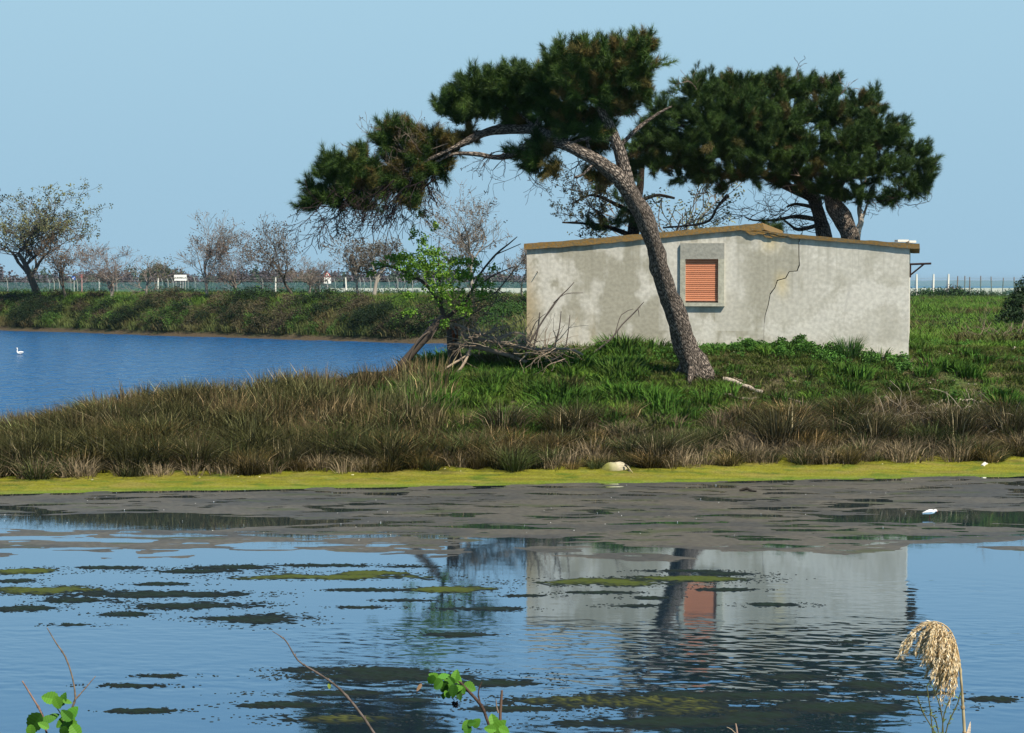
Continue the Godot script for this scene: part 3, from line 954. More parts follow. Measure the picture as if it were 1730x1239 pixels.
	for l in [[[1070, 400, 70, 10], [1030, 385, 69.6, 8], [990, 378, 69.4, 5], [950, 376, 69.3, 3]], [[1074, 365, 70, 9], [1040, 345, 69.7, 7], [1000, 330, 69.5, 4], [965, 345, 69.4, 2]], [[1078, 330, 70, 8], [1050, 310, 69.8, 5], [1020, 300, 69.6, 3]], [[1080, 340, 70, 8], [1110, 330, 70.3, 6], [1140, 335, 70.4, 4]]]:
		mb = MB.new()
		limb(mb, l, Color(0.07, 0.055, 0.045), 7, 0.3)
		part("branch", mb.mesh(base), M.pine_bark, pine)
	mb = MB.new()
	tips = []
	for i in 26:
		grow(mb, at(R(960, 1050), R(310, 388), 69.5 + R(-0.6, 0.6)), Vector3(R(-1, 0.3), R(-0.4, 0.6), R(-0.5, 0.5)), R(0.5, 1.0), 0.02, 1, 3, tips, {"col": Color(0.05, 0.04, 0.035), "wiggle": 0.4, "kids": 3, "thin": 0.008})
	part("bare_twigs", mb.mesh(base), M.twig, pine).set_meta("kind", "stuff")
	ts = []
	cols = []
	for t in tips:
		ts.append(Transform3D(basis_up(t[1], R(0.7, 1.2)), t[0]))
		cols.append(Color(0.05, 0.055, 0.03) * R(0.6, 1.5))
	many("sparse_leaves", leaf_sprig(5, 0.09, 0.12), M.leaf, ts, cols, pine, base)
	ts = []
	cols = []
	boughs(ts, cols, [[1040, 374, 69.5, 40, 14, 0.9, 0.1], [1075, 378, 69.8, 28, 12, 0.7, 0.1], [1010, 384, 69.4, 22, 8, 0.5, 0.1], [1020, 322, 69.6, 26, 12, 0.6, 0.5], [1052, 338, 69.7, 24, 14, 0.6, 0.3], [1062, 300, 69.8, 22, 16, 0.6, 0.6], [1060, 272, 69.9, 20, 14, 0.6, 0.5]], 26.0, green, 0.35)
	many("needle_crown", tuft_mesh, M.needle, ts, cols, pine, base)
	# airy leafing tree between it and the umbrella pine
	base = on_ground(1140, 74.0)
	var o := {"col": Color(0.20, 0.17, 0.14), "wiggle": 0.22, "kids": 5, "thin": 0.012, "spread": 0.6, "lift": 0.12, "long": 0.75}
	sparse_tree("leafing_tree", "airy tree with scattered small pale leaves behind the hut roof, right of the leaning trunk", 1140, 74.0, 275, 1140, 3, 0.12, o, Color(0.16, 0.17, 0.08), 0.14, 0.9, 2.0)

func sparse_tree(called: String, label: String, px: float, d: float, top_py: float, lean_px: float, levels: int, r: float, o: Dictionary, leaf_col: Color, leaf_size: float, leafiness: float, width := 1.0, group := "") -> void:
	var base := on_ground(px, d)
	var tree := thing(called, label, "tree", base, group)
	var tip := at(lean_px, top_py, d)
	var h := tip.y - base.y
	var mb := MB.new()
	var tips := []
	var dir := Vector3((tip.x - base.x) * 0.7, h, R(-0.3, 0.3) * h * 0.4)
	grow(mb, base - Vector3(0, 0.15, 0), dir, h * 0.46, r, 0, levels, tips, o)
	var k := 1.0
	# rescale so that the top meets the surveyed height
	var hi := 0.0
	for t in tips:
		hi = maxf(hi, t[0].y - base.y)
	k = h / maxf(hi, 0.1)
	var tf := Transform3D(Basis().scaled(Vector3(k * width, k, k * width)), Vector3.ZERO)
	var w := MB.new()
	w.v = tf * (Transform3D(Basis(), -base) * mb.v)
	w.n = mb.n; w.c = mb.c; w.uv = mb.uv; w.idx = mb.idx
	part("trunk", w.mesh(), M.twig, tree)
	var ts := []
	var cols := []
	for t in tips:
		var p: Vector3 = base + tf * (t[0] - base)
		for z in int(ceil(leafiness * 2.0)):
			if rng.randf() < leafiness:
				ts.append(Transform3D(basis_up(t[1], R(0.7, 1.3)), p + ball() * leaf_size * 1.4))
				cols.append(leaf_col * R(0.5, 1.5))
	if ts.size():
		many("crown", leaf_sprig(4, leaf_size, leaf_size * 1.5), M.leaf, ts, cols, tree, base)

func shrub(called: String, label: String, category: String, clumps: Array, d: float, tones: Array, leaf: float, per: float, stem_col: Color, group := "") -> void:
	var base := on_ground(clumps[0][0], d)
	var o := thing(called, label, category, base, group)
	var mb := MB.new()
	var tips := []
	for c in clumps:
		var top := at(c[0], c[1], c[2])
		for i in 5:
			var g := on_ground(c[0] + R(-0.3, 0.3) * c[3], c[2])
			var e: Vector3 = top + ball() * c[4] * c[2] / FOCAL * 1.0
			mb.tube([g - Vector3(0, 0.1, 0), g.lerp(e, 0.5) + ball() * 0.15, e], [0.04, 0.03, 0.012], 4, stem_col)
	part("stems", mb.mesh(base), M.twig, o).set_meta("kind", "stuff")
	var ts := []
	var cols := []
	cloud(ts, cols, clumps, per, 1.0, tones, 0.5, 0.4)
	many("foliage", leaf_sprig(6, leaf, leaf * 1.1), M.leaf, ts, cols, o, base)

# ---------------------------------------------------------------- main
func _ready() -> void:
	rng.seed = 20240421
	for z in [[na, 11, 0.01], [nb, 12, 0.08], [nc, 13, 1.0]]:
		z[0].seed = z[1]
		z[0].frequency = z[2]
		z[0].noise_type = FastNoiseLite.TYPE_SIMPLEX_SMOOTH
		z[0].fractal_octaves = 3
	na.frequency = 0.03
	# camera
	var cam := Camera3D.new()
	cam.name = "camera"
	cam.fov = rad_to_deg(2.0 * atan(619.5 / FOCAL))
	cam.position = Vector3(0, EYE, 0)
	cam.rotation = Vector3(-PITCH, 0, 0)
	cam.near = 0.5
	cam.far = 6000.0
	add_child(cam)
	# sky, sun, exposure
	var env := Environment.new()
	env.background_mode = Environment.BG_SKY
	env.sky = Sky.new()
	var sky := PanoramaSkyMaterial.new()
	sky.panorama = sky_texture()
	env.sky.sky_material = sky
	env.tonemap_mode = Environment.TONE_MAPPER_LINEAR
	env.tonemap_exposure = 1.52
	env.fog_enabled = true
	env.fog_density = 0.00006
	env.fog_light_color = Color(0.72, 0.84, 0.95)
	env.sdfgi_enabled = true
	env.ssao_enabled = true
	env.ssil_enabled = true
	var we := WorldEnvironment.new()
	we.name = "world_environment"
	we.environment = env
	add_child(we)
	var sun := DirectionalLight3D.new()
	sun.name = "sun"
	sun.light_energy = 1.6
	sun.light_color = Color(1.0, 0.955, 0.87)
	sun.light_angular_distance = 0.5
	sun.shadow_enabled = true
	add_child(sun)
	sun.look_at_from_position(Vector3(0.40, 0.77, 0.50) * 100.0, Vector3.ZERO)

	make_materials()
	M.concrete_light = mat(0.95, Color(0.62, 0.59, 0.52), false)
	tuft_mesh = needle_tuft(64, 0.23, 0.0062, 1.05)
	build_land()
	build_water()
	build_house()
	build_leaning_pine()
	build_back_pines()
	build_small_tree()
	build_far_bank()
	build_bank_plants()
	build_litter()
	build_birds()
	build_foreground()

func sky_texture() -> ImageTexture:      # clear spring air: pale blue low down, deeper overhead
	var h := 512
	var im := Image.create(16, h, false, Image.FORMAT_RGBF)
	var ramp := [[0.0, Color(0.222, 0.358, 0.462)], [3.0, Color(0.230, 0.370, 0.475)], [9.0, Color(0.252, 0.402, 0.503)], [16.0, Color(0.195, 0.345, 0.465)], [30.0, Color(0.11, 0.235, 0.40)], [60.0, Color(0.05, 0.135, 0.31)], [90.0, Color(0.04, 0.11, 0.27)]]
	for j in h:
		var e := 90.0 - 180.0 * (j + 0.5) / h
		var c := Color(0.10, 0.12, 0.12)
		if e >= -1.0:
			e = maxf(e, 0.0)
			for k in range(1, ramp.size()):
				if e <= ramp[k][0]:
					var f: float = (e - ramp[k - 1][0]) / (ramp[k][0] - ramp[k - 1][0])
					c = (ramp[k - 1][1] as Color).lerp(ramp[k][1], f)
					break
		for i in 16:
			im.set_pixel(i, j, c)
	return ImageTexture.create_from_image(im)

func ground_color(p: Vector3, _n: Vector3) -> Color:
	var d := -p.z
	var x := p.x
	var f := nb.get_noise_2d(x * 4.0, d * 4.0)
	var g := na.get_noise_2d(x * 10.0, d * 10.0)
	if d < 20.0:
		return Color(0.07, 0.09, 0.03)
	var t := d - shore(x)
	if t < 0.3:
		return Color(0.06, 0.055, 0.04)
	var soil := Color(0.17, 0.125, 0.085)
	var grass := Color(0.055, 0.115, 0.022)
	var dry := Color(0.15, 0.13, 0.06)
	if t < 4.5 and d < 60.0:
		return Color(0.10, 0.075, 0.045) * (1.0 + 0.4 * f)
	var c := grass.lerp(dry, sm(-0.1, 0.5, f + 0.5 * g))
	if d < 60.0:
		c = c.lerp(soil, sm(0.05, 0.45, g - 0.3 * f + 0.25 * sm(4.0, 9.0, x)) * 0.75)
	var s := lagoon(x, d)
	if s > -2.2:
		c = c.lerp(Color(0.10, 0.075, 0.048), sm(-1.4, -0.6, s))
	if d > 120.0:
		c = c.lerp(Color(0.075, 0.14, 0.028), 0.7 * sm(-6.0, -9.0, s)) if s < -5.0 else c
	return c

func build_land() -> void:
	var xs := steps([[-1600.0, -200.0, 140.0], [-200.0, -60.0, 10.0], [-60.0, -16.0, 1.2], [-16.0, 18.0, 0.24], [18.0, 60.0, 1.5], [60.0, 200.0, 10.0], [200.0, 1600.0, 140.0]])
	var ds := steps([[-40.0, 2.0, 6.0], [2.0, 18.0, 0.7], [18.0, 40.0, 2.0], [40.0, 62.0, 0.2], [62.0, 140.0, 2.0], [140.0, 200.0, 0.8], [200.0, 280.0, 5.0], [280.0, 3000.0, 170.0]])
	ground_piece("ground", grid(xs, ds, H, ground_color), M.ground)
	# yellow-green algae carpet drying along the shore
	xs = steps([[-22.0, -14.0, 0.3], [-14.0, 15.0, 0.09], [15.0, 26.0, 0.3]])
	ds = steps([[0.0, 1.0, 0.03]])
	var mb_h := func(x: float, k: float) -> float: return 0.0
	var me := MB.new()
	var nd := 40
	for j in nd:
		var f := float(j) / (nd - 1)
		for x in xs:
			var t := lerpf(-0.5, 3.3 + 0.5 * na.get_noise_2d(x * 12.0, 9.0), f)
			var d := shore(x) + t
			var edge := 0.25 * na.get_noise_2d(x * 16.0, 60.0) + 0.12 * nb.get_noise_2d(x * 12.0, 6.0)
			var y := maxf(H(x, d) + 0.012, 0.03 * sm(-0.35 + edge, 0.25 + edge, t) - 0.015) + 0.03 * sm(0.3, 1.5, t) + 0.06 * sm(0.6, 2.6, t) * (nb.get_noise_2d(x * 14.0, d * 24.0) + 0.4)
			me.v.append(Vector3(x, y, -d))
			var a := nb.get_noise_2d(x * 6.0, d * 14.0)
			var b := na.get_noise_2d(x * 30.0, d * 50.0)
			var c := Color(0.205, 0.205, 0.018).lerp(Color(0.11, 0.155, 0.013), sm(0.1, 0.5, b)).lerp(Color(0.235, 0.205, 0.04), sm(0.0, 0.6, a))
			c = c.lerp(Color(0.12, 0.20, 0.02), sm(0.5, 0.0, t) * 0.7)
			c = c.lerp(Color(0.09, 0.09, 0.02), sm(0.25, 0.6, b * 0.7 + a * 0.5) * sm(1.2, 2.4, t))
			var streak := nb.get_noise_2d(x * 2.2, d * 30.0)
			c = c * (1.0 + 0.35 * streak)
			c = c.lerp(Color(0.075, 0.075, 0.02), 0.7 * sm(0.12, 0.45, nb.get_noise_2d(x * 10.0 + 30.0, d * 22.0)) * sm(0.8, 2.2, t))
			c = c.lerp(Color(0.26, 0.25, 0.06), 0.5 * sm(0.2, 0.5, nb.get_noise_2d(x * 18.0, d * 34.0 + 50.0)))
			me.c.append(c)
			me.n.append(Vector3.UP)
			me.uv.append(Vector2(x, d))
	var nx := xs.size()
	for j in nd - 1:
		for i in nx - 1:
			var a := j * nx + i
			me.idx.append_array(PackedInt32Array([a, a + nx, a + 1, a + 1, a + nx, a + nx + 1]))
	for j in nd:
		for i in nx:
			var k := j * nx + i
			var nn := (me.v[mini(k + 1, k - i + nx - 1)] - me.v[maxi(k - 1, k - i)]).cross(me.v[k + nx if j < nd - 1 else k] - me.v[k - nx if j > 0 else k])
			me.n[k] = nn.normalized() if nn.y > 0 else -nn.normalized()
	var o := ground_piece("algae_carpet", me.mesh(), M.algae)
	o.set_meta("kind", "structure")

func mud_level(x: float, d: float) -> float:
	var e := 32.3 + 1.3 * na.get_noise_2d(x * 5.0, 31.0) + 1.7 * nb.get_noise_2d(x * 4.0, d * 5.0)
	var m := clampf((d - e) * 0.55, -1.0, 0.42)
	var st := nb.get_noise_2d(x * 3.6 + 40.0, d * 11.0)
	var st2 := nb.get_noise_2d(x * 8.0 + 140.0, d * 26.0)
	m -= 1.9 * maxf(0.0, st - 0.13 + 0.2 * sm(37.0, 33.0, d)) + 1.5 * maxf(0.0, st2 - 0.13)
	var q := Vector2((x + 8.6) / 4.6, (d - 36.8) / 1.25).length() + 0.5 * st
	m -= 1.6 * sm(1.05, 0.8, q)
	q = Vector2((x - 10.2) / 3.6, (d - 37.5) / 1.25).length() + 0.9 * st
	m -= 1.4 * sm(1.05, 0.7, q)
	var t := d - shore(x)
	m -= 1.1 * sm(-0.75, -0.25, t) * sm(-0.05, 0.2, na.get_noise_2d(x * 10.0, 55.0) + 0.1)
	return m

func build_water() -> void:
	# the wet grey film of silt and scum over the shallows
	var xs := steps([[-24.0, -14.0, 0.4], [-14.0, 15.5, 0.075], [15.5, 27.0, 0.4]])
	var ds := steps([[29.0, 48.5, 0.06]])
	ground_piece("mudflat", grid(xs, ds,
		func(x: float, d: float) -> float: return -0.06 if d - shore(x) > 0.4 else clampf(mud_level(x, d), -0.6, 0.42) * 0.02 + 0.0015 * nb.get_noise_2d(x * 60.0, d * 120.0),
		func(p: Vector3, _n: Vector3) -> Color: return Color(0.104, 0.094, 0.073).lerp(Color(0.070, 0.067, 0.058), sm(-0.3, 0.4, na.get_noise_2d(p.x * 8.0, p.z * 20.0))).lerp(Color(0.06, 0.075, 0.02), 0.6 * sm(0.28, 0.5, nb.get_noise_2d(p.x * 5.0, p.z * 14.0 + 9.0))) * (1.0 + 0.25 * nb.get_noise_2d(p.x * 40.0, p.z * 80.0))), M.mud)
	# pond surface with wind ripples in bands
	xs = steps([[-40.0, -13.0, 1.0], [-13.0, 13.5, 0.10], [13.5, 45.0, 1.0]])
	ds = steps([[15.5, 29.5, 0.042], [29.5, 46.5, 0.11], [46.5, 56.0, 2.0]])
	ground_piece("pond", grid(xs, ds, func(x: float, d: float) -> float:
		var a := ripple(x, d)
		var w := x * 1.1 + d * 0.3
		return a * (0.0022 * nc.get_noise_2d(w * 0.9, d * 2.2) + 0.0016 * nc.get_noise_2d(w * 2.2 + 50.0, d * 5.0) + 0.0010 * nc.get_noise_2d(w * 4.0 + 90.0, d * 8.5)), func(_p: Vector3, _n: Vector3) -> Color: return Color.WHITE), M.pond)
	# lagoon behind the bank
	xs = steps([[-600.0, -60.0, 30.0], [-60.0, 0.0, 0.6], [0.0, 6.0, 1.0]])
	ds = steps([[48.0, 195.0, 0.8], [195.0, 260.0, 20.0]])
	ground_piece("lagoon", grid(xs, ds, func(x: float, d: float) -> float: return 0.05 * nc.get_noise_2d(x * 0.45, d * 0.4), func(_p: Vector3, _n: Vector3) -> Color: return Color.WHITE), M.lagoon)
	# open sea beyond the road, right of the hut
	xs = steps([[-40.0, 400.0, 40.0], [400.0, 2200.0, 300.0]])
	ds = steps([[262.0, 400.0, 20.0], [400.0, 4200.0, 380.0]])
	ground_piece("sea", grid(xs, ds, func(_x: float, _d: float) -> float: return 0.0, func(_p: Vector3, _n: Vector3) -> Color: return Color.WHITE), M.lagoon)
	# drowned weed, plus broad dark patches that paint in tree reflections
	var patches := [[40, 968, 80, 7, 1], [20, 985, 40, 4, 0], [70, 1000, 90, 8, 1], [250, 1008, 160, 8, 0], [130, 1018, 70, 7, 0], [30, 1032, 60, 6, 0], [330, 1026, 100, 9, 0], [205, 1042, 50, 5, 0], [450, 1052, 70, 14, 0], [400, 1050, 90, 5, 0], [550, 978, 170, 6, 1], [620, 972, 70, 5, 1],
		[760, 1000, 80, 6, 1], [815, 1033, 70, 5, 0], [1050, 987, 150, 8, 1], [1170, 982, 110, 7, 1], [1230, 973, 60, 4, 0], [1075, 1028, 50, 4, 0], [1310, 1026, 60, 4, 0], [1100, 1014, 40, 3, 0], [760, 1077, 60, 4, 0], [640, 1145, 110, 9, 0], [560, 1150, 80, 6, 0],
		[1080, 1195, 160, 16, 2], [960, 1190, 120, 10, 2], [1180, 1205, 120, 14, 2], [560, 1222, 130, 10, 2], [470, 1198, 90, 6, 0], [280, 1148, 50, 4, 0], [250, 1208, 60, 5, 0], [1340, 1150, 60, 7, 0], [1470, 1165, 70, 10, 0], [1440, 1090, 30, 3, 0], [1690, 1188, 50, 5, 0], [690, 960, 60, 3, 0], [390, 962, 90, 4, 0], [530, 958, 120, 3, 0],
		[1160, 968, 70, 3, 0], [900, 1010, 40, 3, 0], [1010, 1005, 60, 3, 0], [640, 1000, 70, 3, 0], [700, 1018, 60, 3, 0], [280, 990, 60, 3, 0], [860, 1205, 70, 6, 0], [690, 1190, 80, 7, 0], [1290, 1215, 90, 10, 0], [700, 1150, 170, 11, 0], [600, 1138, 120, 7, 0], [1250, 1182, 190, 11, 0], [1410, 1202, 170, 12, 0], [1150, 1228, 240, 13, 0], [560, 1178, 110, 6, 0], [830, 1160, 90, 6, 0], [1560, 1178, 60, 6, 0], [210, 1165, 70, 4, 0], [120, 1060, 50, 3, 0], [1230, 1000, 60, 3, 0], [330, 968, 120, 4, 0], [170, 962, 70, 3, 0], [620, 1030, 60, 3, 0]]
	var mb := MB.new()
	for q in patches:
		var dd: float = EYE * FOCAL / (q[1] - 480.0)
		var cx: float = (q[0] - 865.0) / FOCAL * dd
		var rx: float = q[2] * 1.2 / FOCAL * dd
		var rd: float = maxf(q[3] * dd * dd / (EYE * FOCAL), 0.12)
		var nx := int(clampf(rx * 2.4 / 0.05, 24, 70))
		var nd := int(clampf(rd * 2.4 / 0.035, 14, 60))
		var k0 := mb.v.size()
		for j in nd + 1:
			for i in nx + 1:
				var u := (float(i) / nx - 0.5) * 2.5
				var w := (float(j) / nd - 0.5) * 2.5
				var x := cx + u * rx
				var d := dd + w * rd
				var edge := Vector2(u, w).length() + 0.55 * nc.get_noise_2d(x * 0.7, d * 0.9) + 0.25 * nc.get_noise_2d(x * 4.0, d * 5.0)
				var fuzz := nc.get_noise_2d(x * 9.0 + 7.0, d * 16.0)
				var y := 0.022 * sm(1.1, 0.3, edge) + 0.022 * fuzz * sm(1.6, 0.7, edge) - 0.009 - 0.02 * sm(1.0, 1.25, edge)
				mb.v.append(Vector3(x, y, -d))
				var top := sm(0.85, 0.3, edge + 0.4 * fuzz)
				var c := Color(0.006, 0.010, 0.011)
				if q[4] == 1:
					c = c.lerp(Color(0.06, 0.075, 0.010), top * 0.9)
				elif q[4] == 2:
					c = c.lerp(Color(0.07, 0.075, 0.012), top * sm(-0.1, 0.3, fuzz))
				else:
					c = c.lerp(Color(0.011, 0.016, 0.010), top)
				mb.c.append(c)
				mb.n.append(Vector3.UP)
				mb.uv.append(Vector2(x, d))
		for j in nd + 1:
			for i in nx + 1:
				var k := k0 + j * (nx + 1) + i
				var l := mb.v[k - 1 if i > 0 else k]
				var r := mb.v[k + 1 if i < nx else k]
				var f := mb.v[k - nx - 1 if j > 0 else k]
				var b := mb.v[k + nx + 1 if j < nd else k]
				mb.n[k] = (r - l).cross(b - f).normalized()
		for j in nd:
			for i in nx:
				var a := k0 + j * (nx + 1) + i
				mb.idx.append_array(PackedInt32Array([a, a + nx + 1, a + 1, a + 1, a + nx + 1, a + nx + 2]))
	var ts := []
	var cs := []
	for q in patches:
		var dd: float = EYE * FOCAL / (q[1] - 480.0)
		var cx: float = (q[0] - 865.0) / FOCAL * dd
		var rx: float = q[2] * 1.2 / FOCAL * dd
		var rd: float = maxf(q[3] * dd * dd / (EYE * FOCAL), 0.12)
		for i in int(clampf(200.0 * rx * sqrt(rd), 40, 200)):
			var a := R(0, TAU)
			var k := R(0.75, 1.0) + absf(rng.randfn(0.0, 0.17))
			var z := R(0.005, 0.014)
			ts.append(Transform3D(Basis(Vector3.UP, R(0, TAU)).scaled(Vector3(z * R(1.0, 2.5), z * 0.5, z)), Vector3(cx + cos(a) * rx * k * 1.15, 0.001, -dd - sin(a) * rd * k)))
			cs.append(Color(0.010, 0.014, 0.012) * R(0.6, 1.8))
	var fleck := SphereMesh.new()
	fleck.radius = 1.0
	fleck.height = 2.0
	fleck.radial_segments = 6
	fleck.rings = 3
	many("weed_flecks", fleck, M.weed, ts, cs, null, Vector3.ZERO, "loose dark flecks of weed drifting round the dark mats", "water weed")
	var o := solo("weed_and_reflections", mb.mesh(), M.weed, "dark mats of drowned weed and painted dark tree reflections over the near pond", "water weed")
	o.set_meta("kind", "stuff")

func ripple(x: float, d: float) -> float:
	var b := na.get_noise_2d(x * 2.5 + 20.0, d * 9.0)
	var a := 0.14
	a += 1.7 * sm(26.6, 24.8, d + 0.8 * b) * (0.45 + 0.55 * sm(-0.25, 0.3, b))
	a += 1.0 * sm(1.5, 6.5, x - (d - 27.0) * 0.25) * sm(31.0, 28.5, d) * (0.6 + 0.5 * b)
	a *= 1.0 - 0.55 * sm(21.5, 19.8, d + b)
	return clampf(a, 0.08, 2.2)

func build_small_tree() -> void:
	var d := 53.0
	var base := on_ground(664, d)
	var tree := thing("leafing_small_tree", "small tree with leaning dark trunk and fresh bright green leaves left of the hut", "tree", base)
	var bark := Color(0.075, 0.06, 0.05)
	var mb := MB.new()
	limb(mb, [[650, 655, d, 18], [664, 634, d, 14], [700, 592, d, 15], [735, 552, d, 16], [752, 535, d, 12]], bark, 12, 0.3)
	part("trunk", mb.mesh(base), M.twig, tree)
	for l in [[[742, 548, d, 13], [775, 520, 53.2, 10], [795, 495, 53.3, 8], [812, 462, 53.4, 7], [838, 430, 53.5, 6], [860, 412, 53.5, 4], [874, 400, 53.5, 2]], [[752, 540, d, 12], [740, 508, 52.9, 11], [718, 480, 52.8, 10], [690, 463, 52.7, 8], [655, 450, 52.7, 6], [630, 458, 52.7, 3], [612, 462, 52.7, 2]],
			[[748, 530, d, 7], [744, 490, 52.8, 5], [741, 450, 52.8, 4], [742, 400, 52.8, 2]], [[748, 540, d, 6], [735, 560, 52.7, 4], [727, 575, 52.6, 2]], [[800, 488, 53.3, 5], [835, 465, 53.1, 4], [870, 450, 53.0, 2]], [[838, 430, 53.5, 4], [850, 425, 53.4, 3], [880, 412, 53.4, 2]], [[780, 515, 53.2, 5], [830, 500, 53.0, 4], [870, 455, 53.0, 2], [884, 440, 53.0, 1.5]], [[752, 545, d, 7], [790, 535, 52.8, 5], [820, 515, 52.7, 3]], [[735, 555, d, 6], [706, 575, 52.7, 4], [690, 612, 52.6, 3]]]:
		mb = MB.new()
		limb(mb, l.map(func(e): return [e[0], e[1], e[2], e[3] * 0.62]), bark * R(0.8, 1.2), 7, 0.2)
		part("branch", mb.mesh(base), M.twig, tree)
	var ts := []
	var cols := []
	mb = MB.new()
	var tips := []
	for i in 30:
		grow(mb, at(R(660, 850), R(420, 540), 53.0 + R(-0.6, 0.6)), Vector3(R(-1, 1), R(-0.2, 1), R(-0.6, 0.6)), R(0.4, 0.8), 0.012, 1, 2, tips, {"col": Color(0.12, 0.095, 0.07), "wiggle": 0.3, "kids": 3, "thin": 0.006})
	part("twigs", mb.mesh(base), M.twig, tree).set_meta("kind", "stuff")
	cloud(ts, cols, [[670, 440, 52.7, 22, 12, 0.4, 0.1], [730, 430, 52.6, 30, 12, 0.5, 0.1], [770, 445, 52.7, 30, 14, 0.5, 0.1], [700, 455, 52.5, 36, 16, 0.5, 0.1], [810, 500, 52.8, 20, 14, 0.4, 0.1], [740, 490, 52.5, 30, 14, 0.4, 0.1], [690, 438, 52.7, 24, 13, 0.4, 0.1], [720, 455, 52.6, 36, 18, 0.6, 0.1], [752, 468, 52.7, 34, 20, 0.6, 0.1], [788, 470, 52.8, 28, 17, 0.5, 0.15], [690, 470, 52.7, 18, 8, 0.3, 0.1], [642, 450, 52.7, 14, 6, 0.25, 0.1], [625, 462, 52.7, 9, 5, 0.2, 0.2], [760, 505, 52.6, 32, 16, 0.5, 0.05], [786, 525, 52.6, 20, 14, 0.4, 0.05],
		[692, 530, 52.5, 16, 6, 0.3, 0], [820, 482, 52.9, 18, 9, 0.3, 0.1], [714, 412, 52.7, 10, 20, 0.25, 0.2], [700, 395, 52.7, 8, 14, 0.2, 0.3], [735, 385, 52.8, 7, 14, 0.2, 0.3], [712, 365, 52.7, 8, 12, 0.2, 0.3], [750, 550, 52.7, 10, 8, 0.2, 0], [800, 445, 52.8, 12, 8, 0.3, 0.2], [690, 500, 52.6, 12, 6, 0.3, 0.1], [835, 455, 52.9, 10, 6, 0.2, 0.2]],
		460.0, 1.0, [Color(0.15, 0.28, 0.03), Color(0.085, 0.20, 0.022), Color(0.21, 0.32, 0.05)], 0.3, 0.6)
	many("leaves", leaf_sprig(5, 0.10, 0.12), M.leaf, ts, cols, tree, base)
	# broken stump with split red heartwood, and its fallen crown
	d = 54.0
	base = on_ground(768, d)
	var stump := thing("broken_stump", "splintered dark tree stump with reddish torn top, between lagoon and hut", "stump", base)
	mb = MB.new()
	limb(mb, [[770, 625, d, 28], [768, 606, d, 22], [766, 580, d, 22], [764, 556, d, 21]], bark, 12, 0.35)
	part("trunk", mb.mesh(base), M.twig, stump)
	mb = MB.new()
	for i in 12:
		var p := at(764 + R(-10, 10), 560, d + R(-0.12, 0.12))
		mb.tube([p, p + Vector3(R(-0.03, 0.03), R(0.1, 0.35), 0)], [0.04, 0.002], 4, Color(0.30, 0.10, 0.045) * R(0.6, 1.3))
	for i in 6:
		var p := at(766 + R(-9, 9), 558, d - 0.02)
		p.z += 0.2
		mb.tube([p, p - Vector3(R(-0.05, 0.05), R(0.2, 0.6), -0.03)], [0.03, 0.004], 4, Color(0.26, 0.09, 0.04) * R(0.7, 1.3))
	part("splinters", mb.mesh(base), M.twig, stump)
	base = on_ground(860, 53.8)
	var fallen := thing("fallen_branches", "tangle of grey dead branches lying from the broken stump to the hut corner", "dead branches", base)
	for l in [[[765, 560, 53.9, 8], [800, 572, 53.6, 7], [840, 578, 53.4, 6], [890, 588, 53.2, 7], [940, 595, 53.0, 4]], [[770, 582, 53.7, 9], [810, 588, 53.5, 9], [850, 598, 53.4, 7], [890, 612, 53.3, 6]], [[768, 548, 53.8, 5], [800, 560, 53.5, 4], [835, 572, 53.3, 3]], [[800, 575, 53.5, 6], [785, 612, 53.0, 5], [772, 630, 52.8, 4]],
			[[840, 575, 53.4, 5], [868, 562, 53.2, 4], [888, 566, 53.1, 3]], [[795, 598, 53.4, 5], [770, 612, 52.9, 4], [738, 632, 52.5, 3]], [[905, 592, 53.0, 6], [960, 590, 52.8, 4], [985, 600, 52.7, 3]], [[765, 555, 53.8, 5], [740, 540, 53.5, 4], [722, 545, 53.3, 3]]]:
		mb = MB.new()
		limb(mb, l, Color(0.26, 0.205, 0.155) * R(0.75, 1.1), 7, 0.25)
		part("branch", mb.mesh(base), M.twig, fallen)
	mb = MB.new()
	tips = []
	for i in 130:
		var f := rng.randf()
		grow(mb, at(lerpf(775, 950, f) + R(-10, 10), lerpf(568, 598, f) + R(-12, 14), 53.4 + R(-0.7, 0.6)), Vector3(R(-0.6, 1), R(-0.35, 0.55), R(-0.7, 0.7)), R(0.4, 1.0), R(0.012, 0.022), 1, 2, tips, {"col": Color(0.27, 0.215, 0.165) * R(0.5, 1.2), "wiggle": 0.25, "kids": 3, "thin": 0.006, "lift": 0.0})
	part("twigs", mb.mesh(base), M.twig, fallen).set_meta("kind", "stuff")
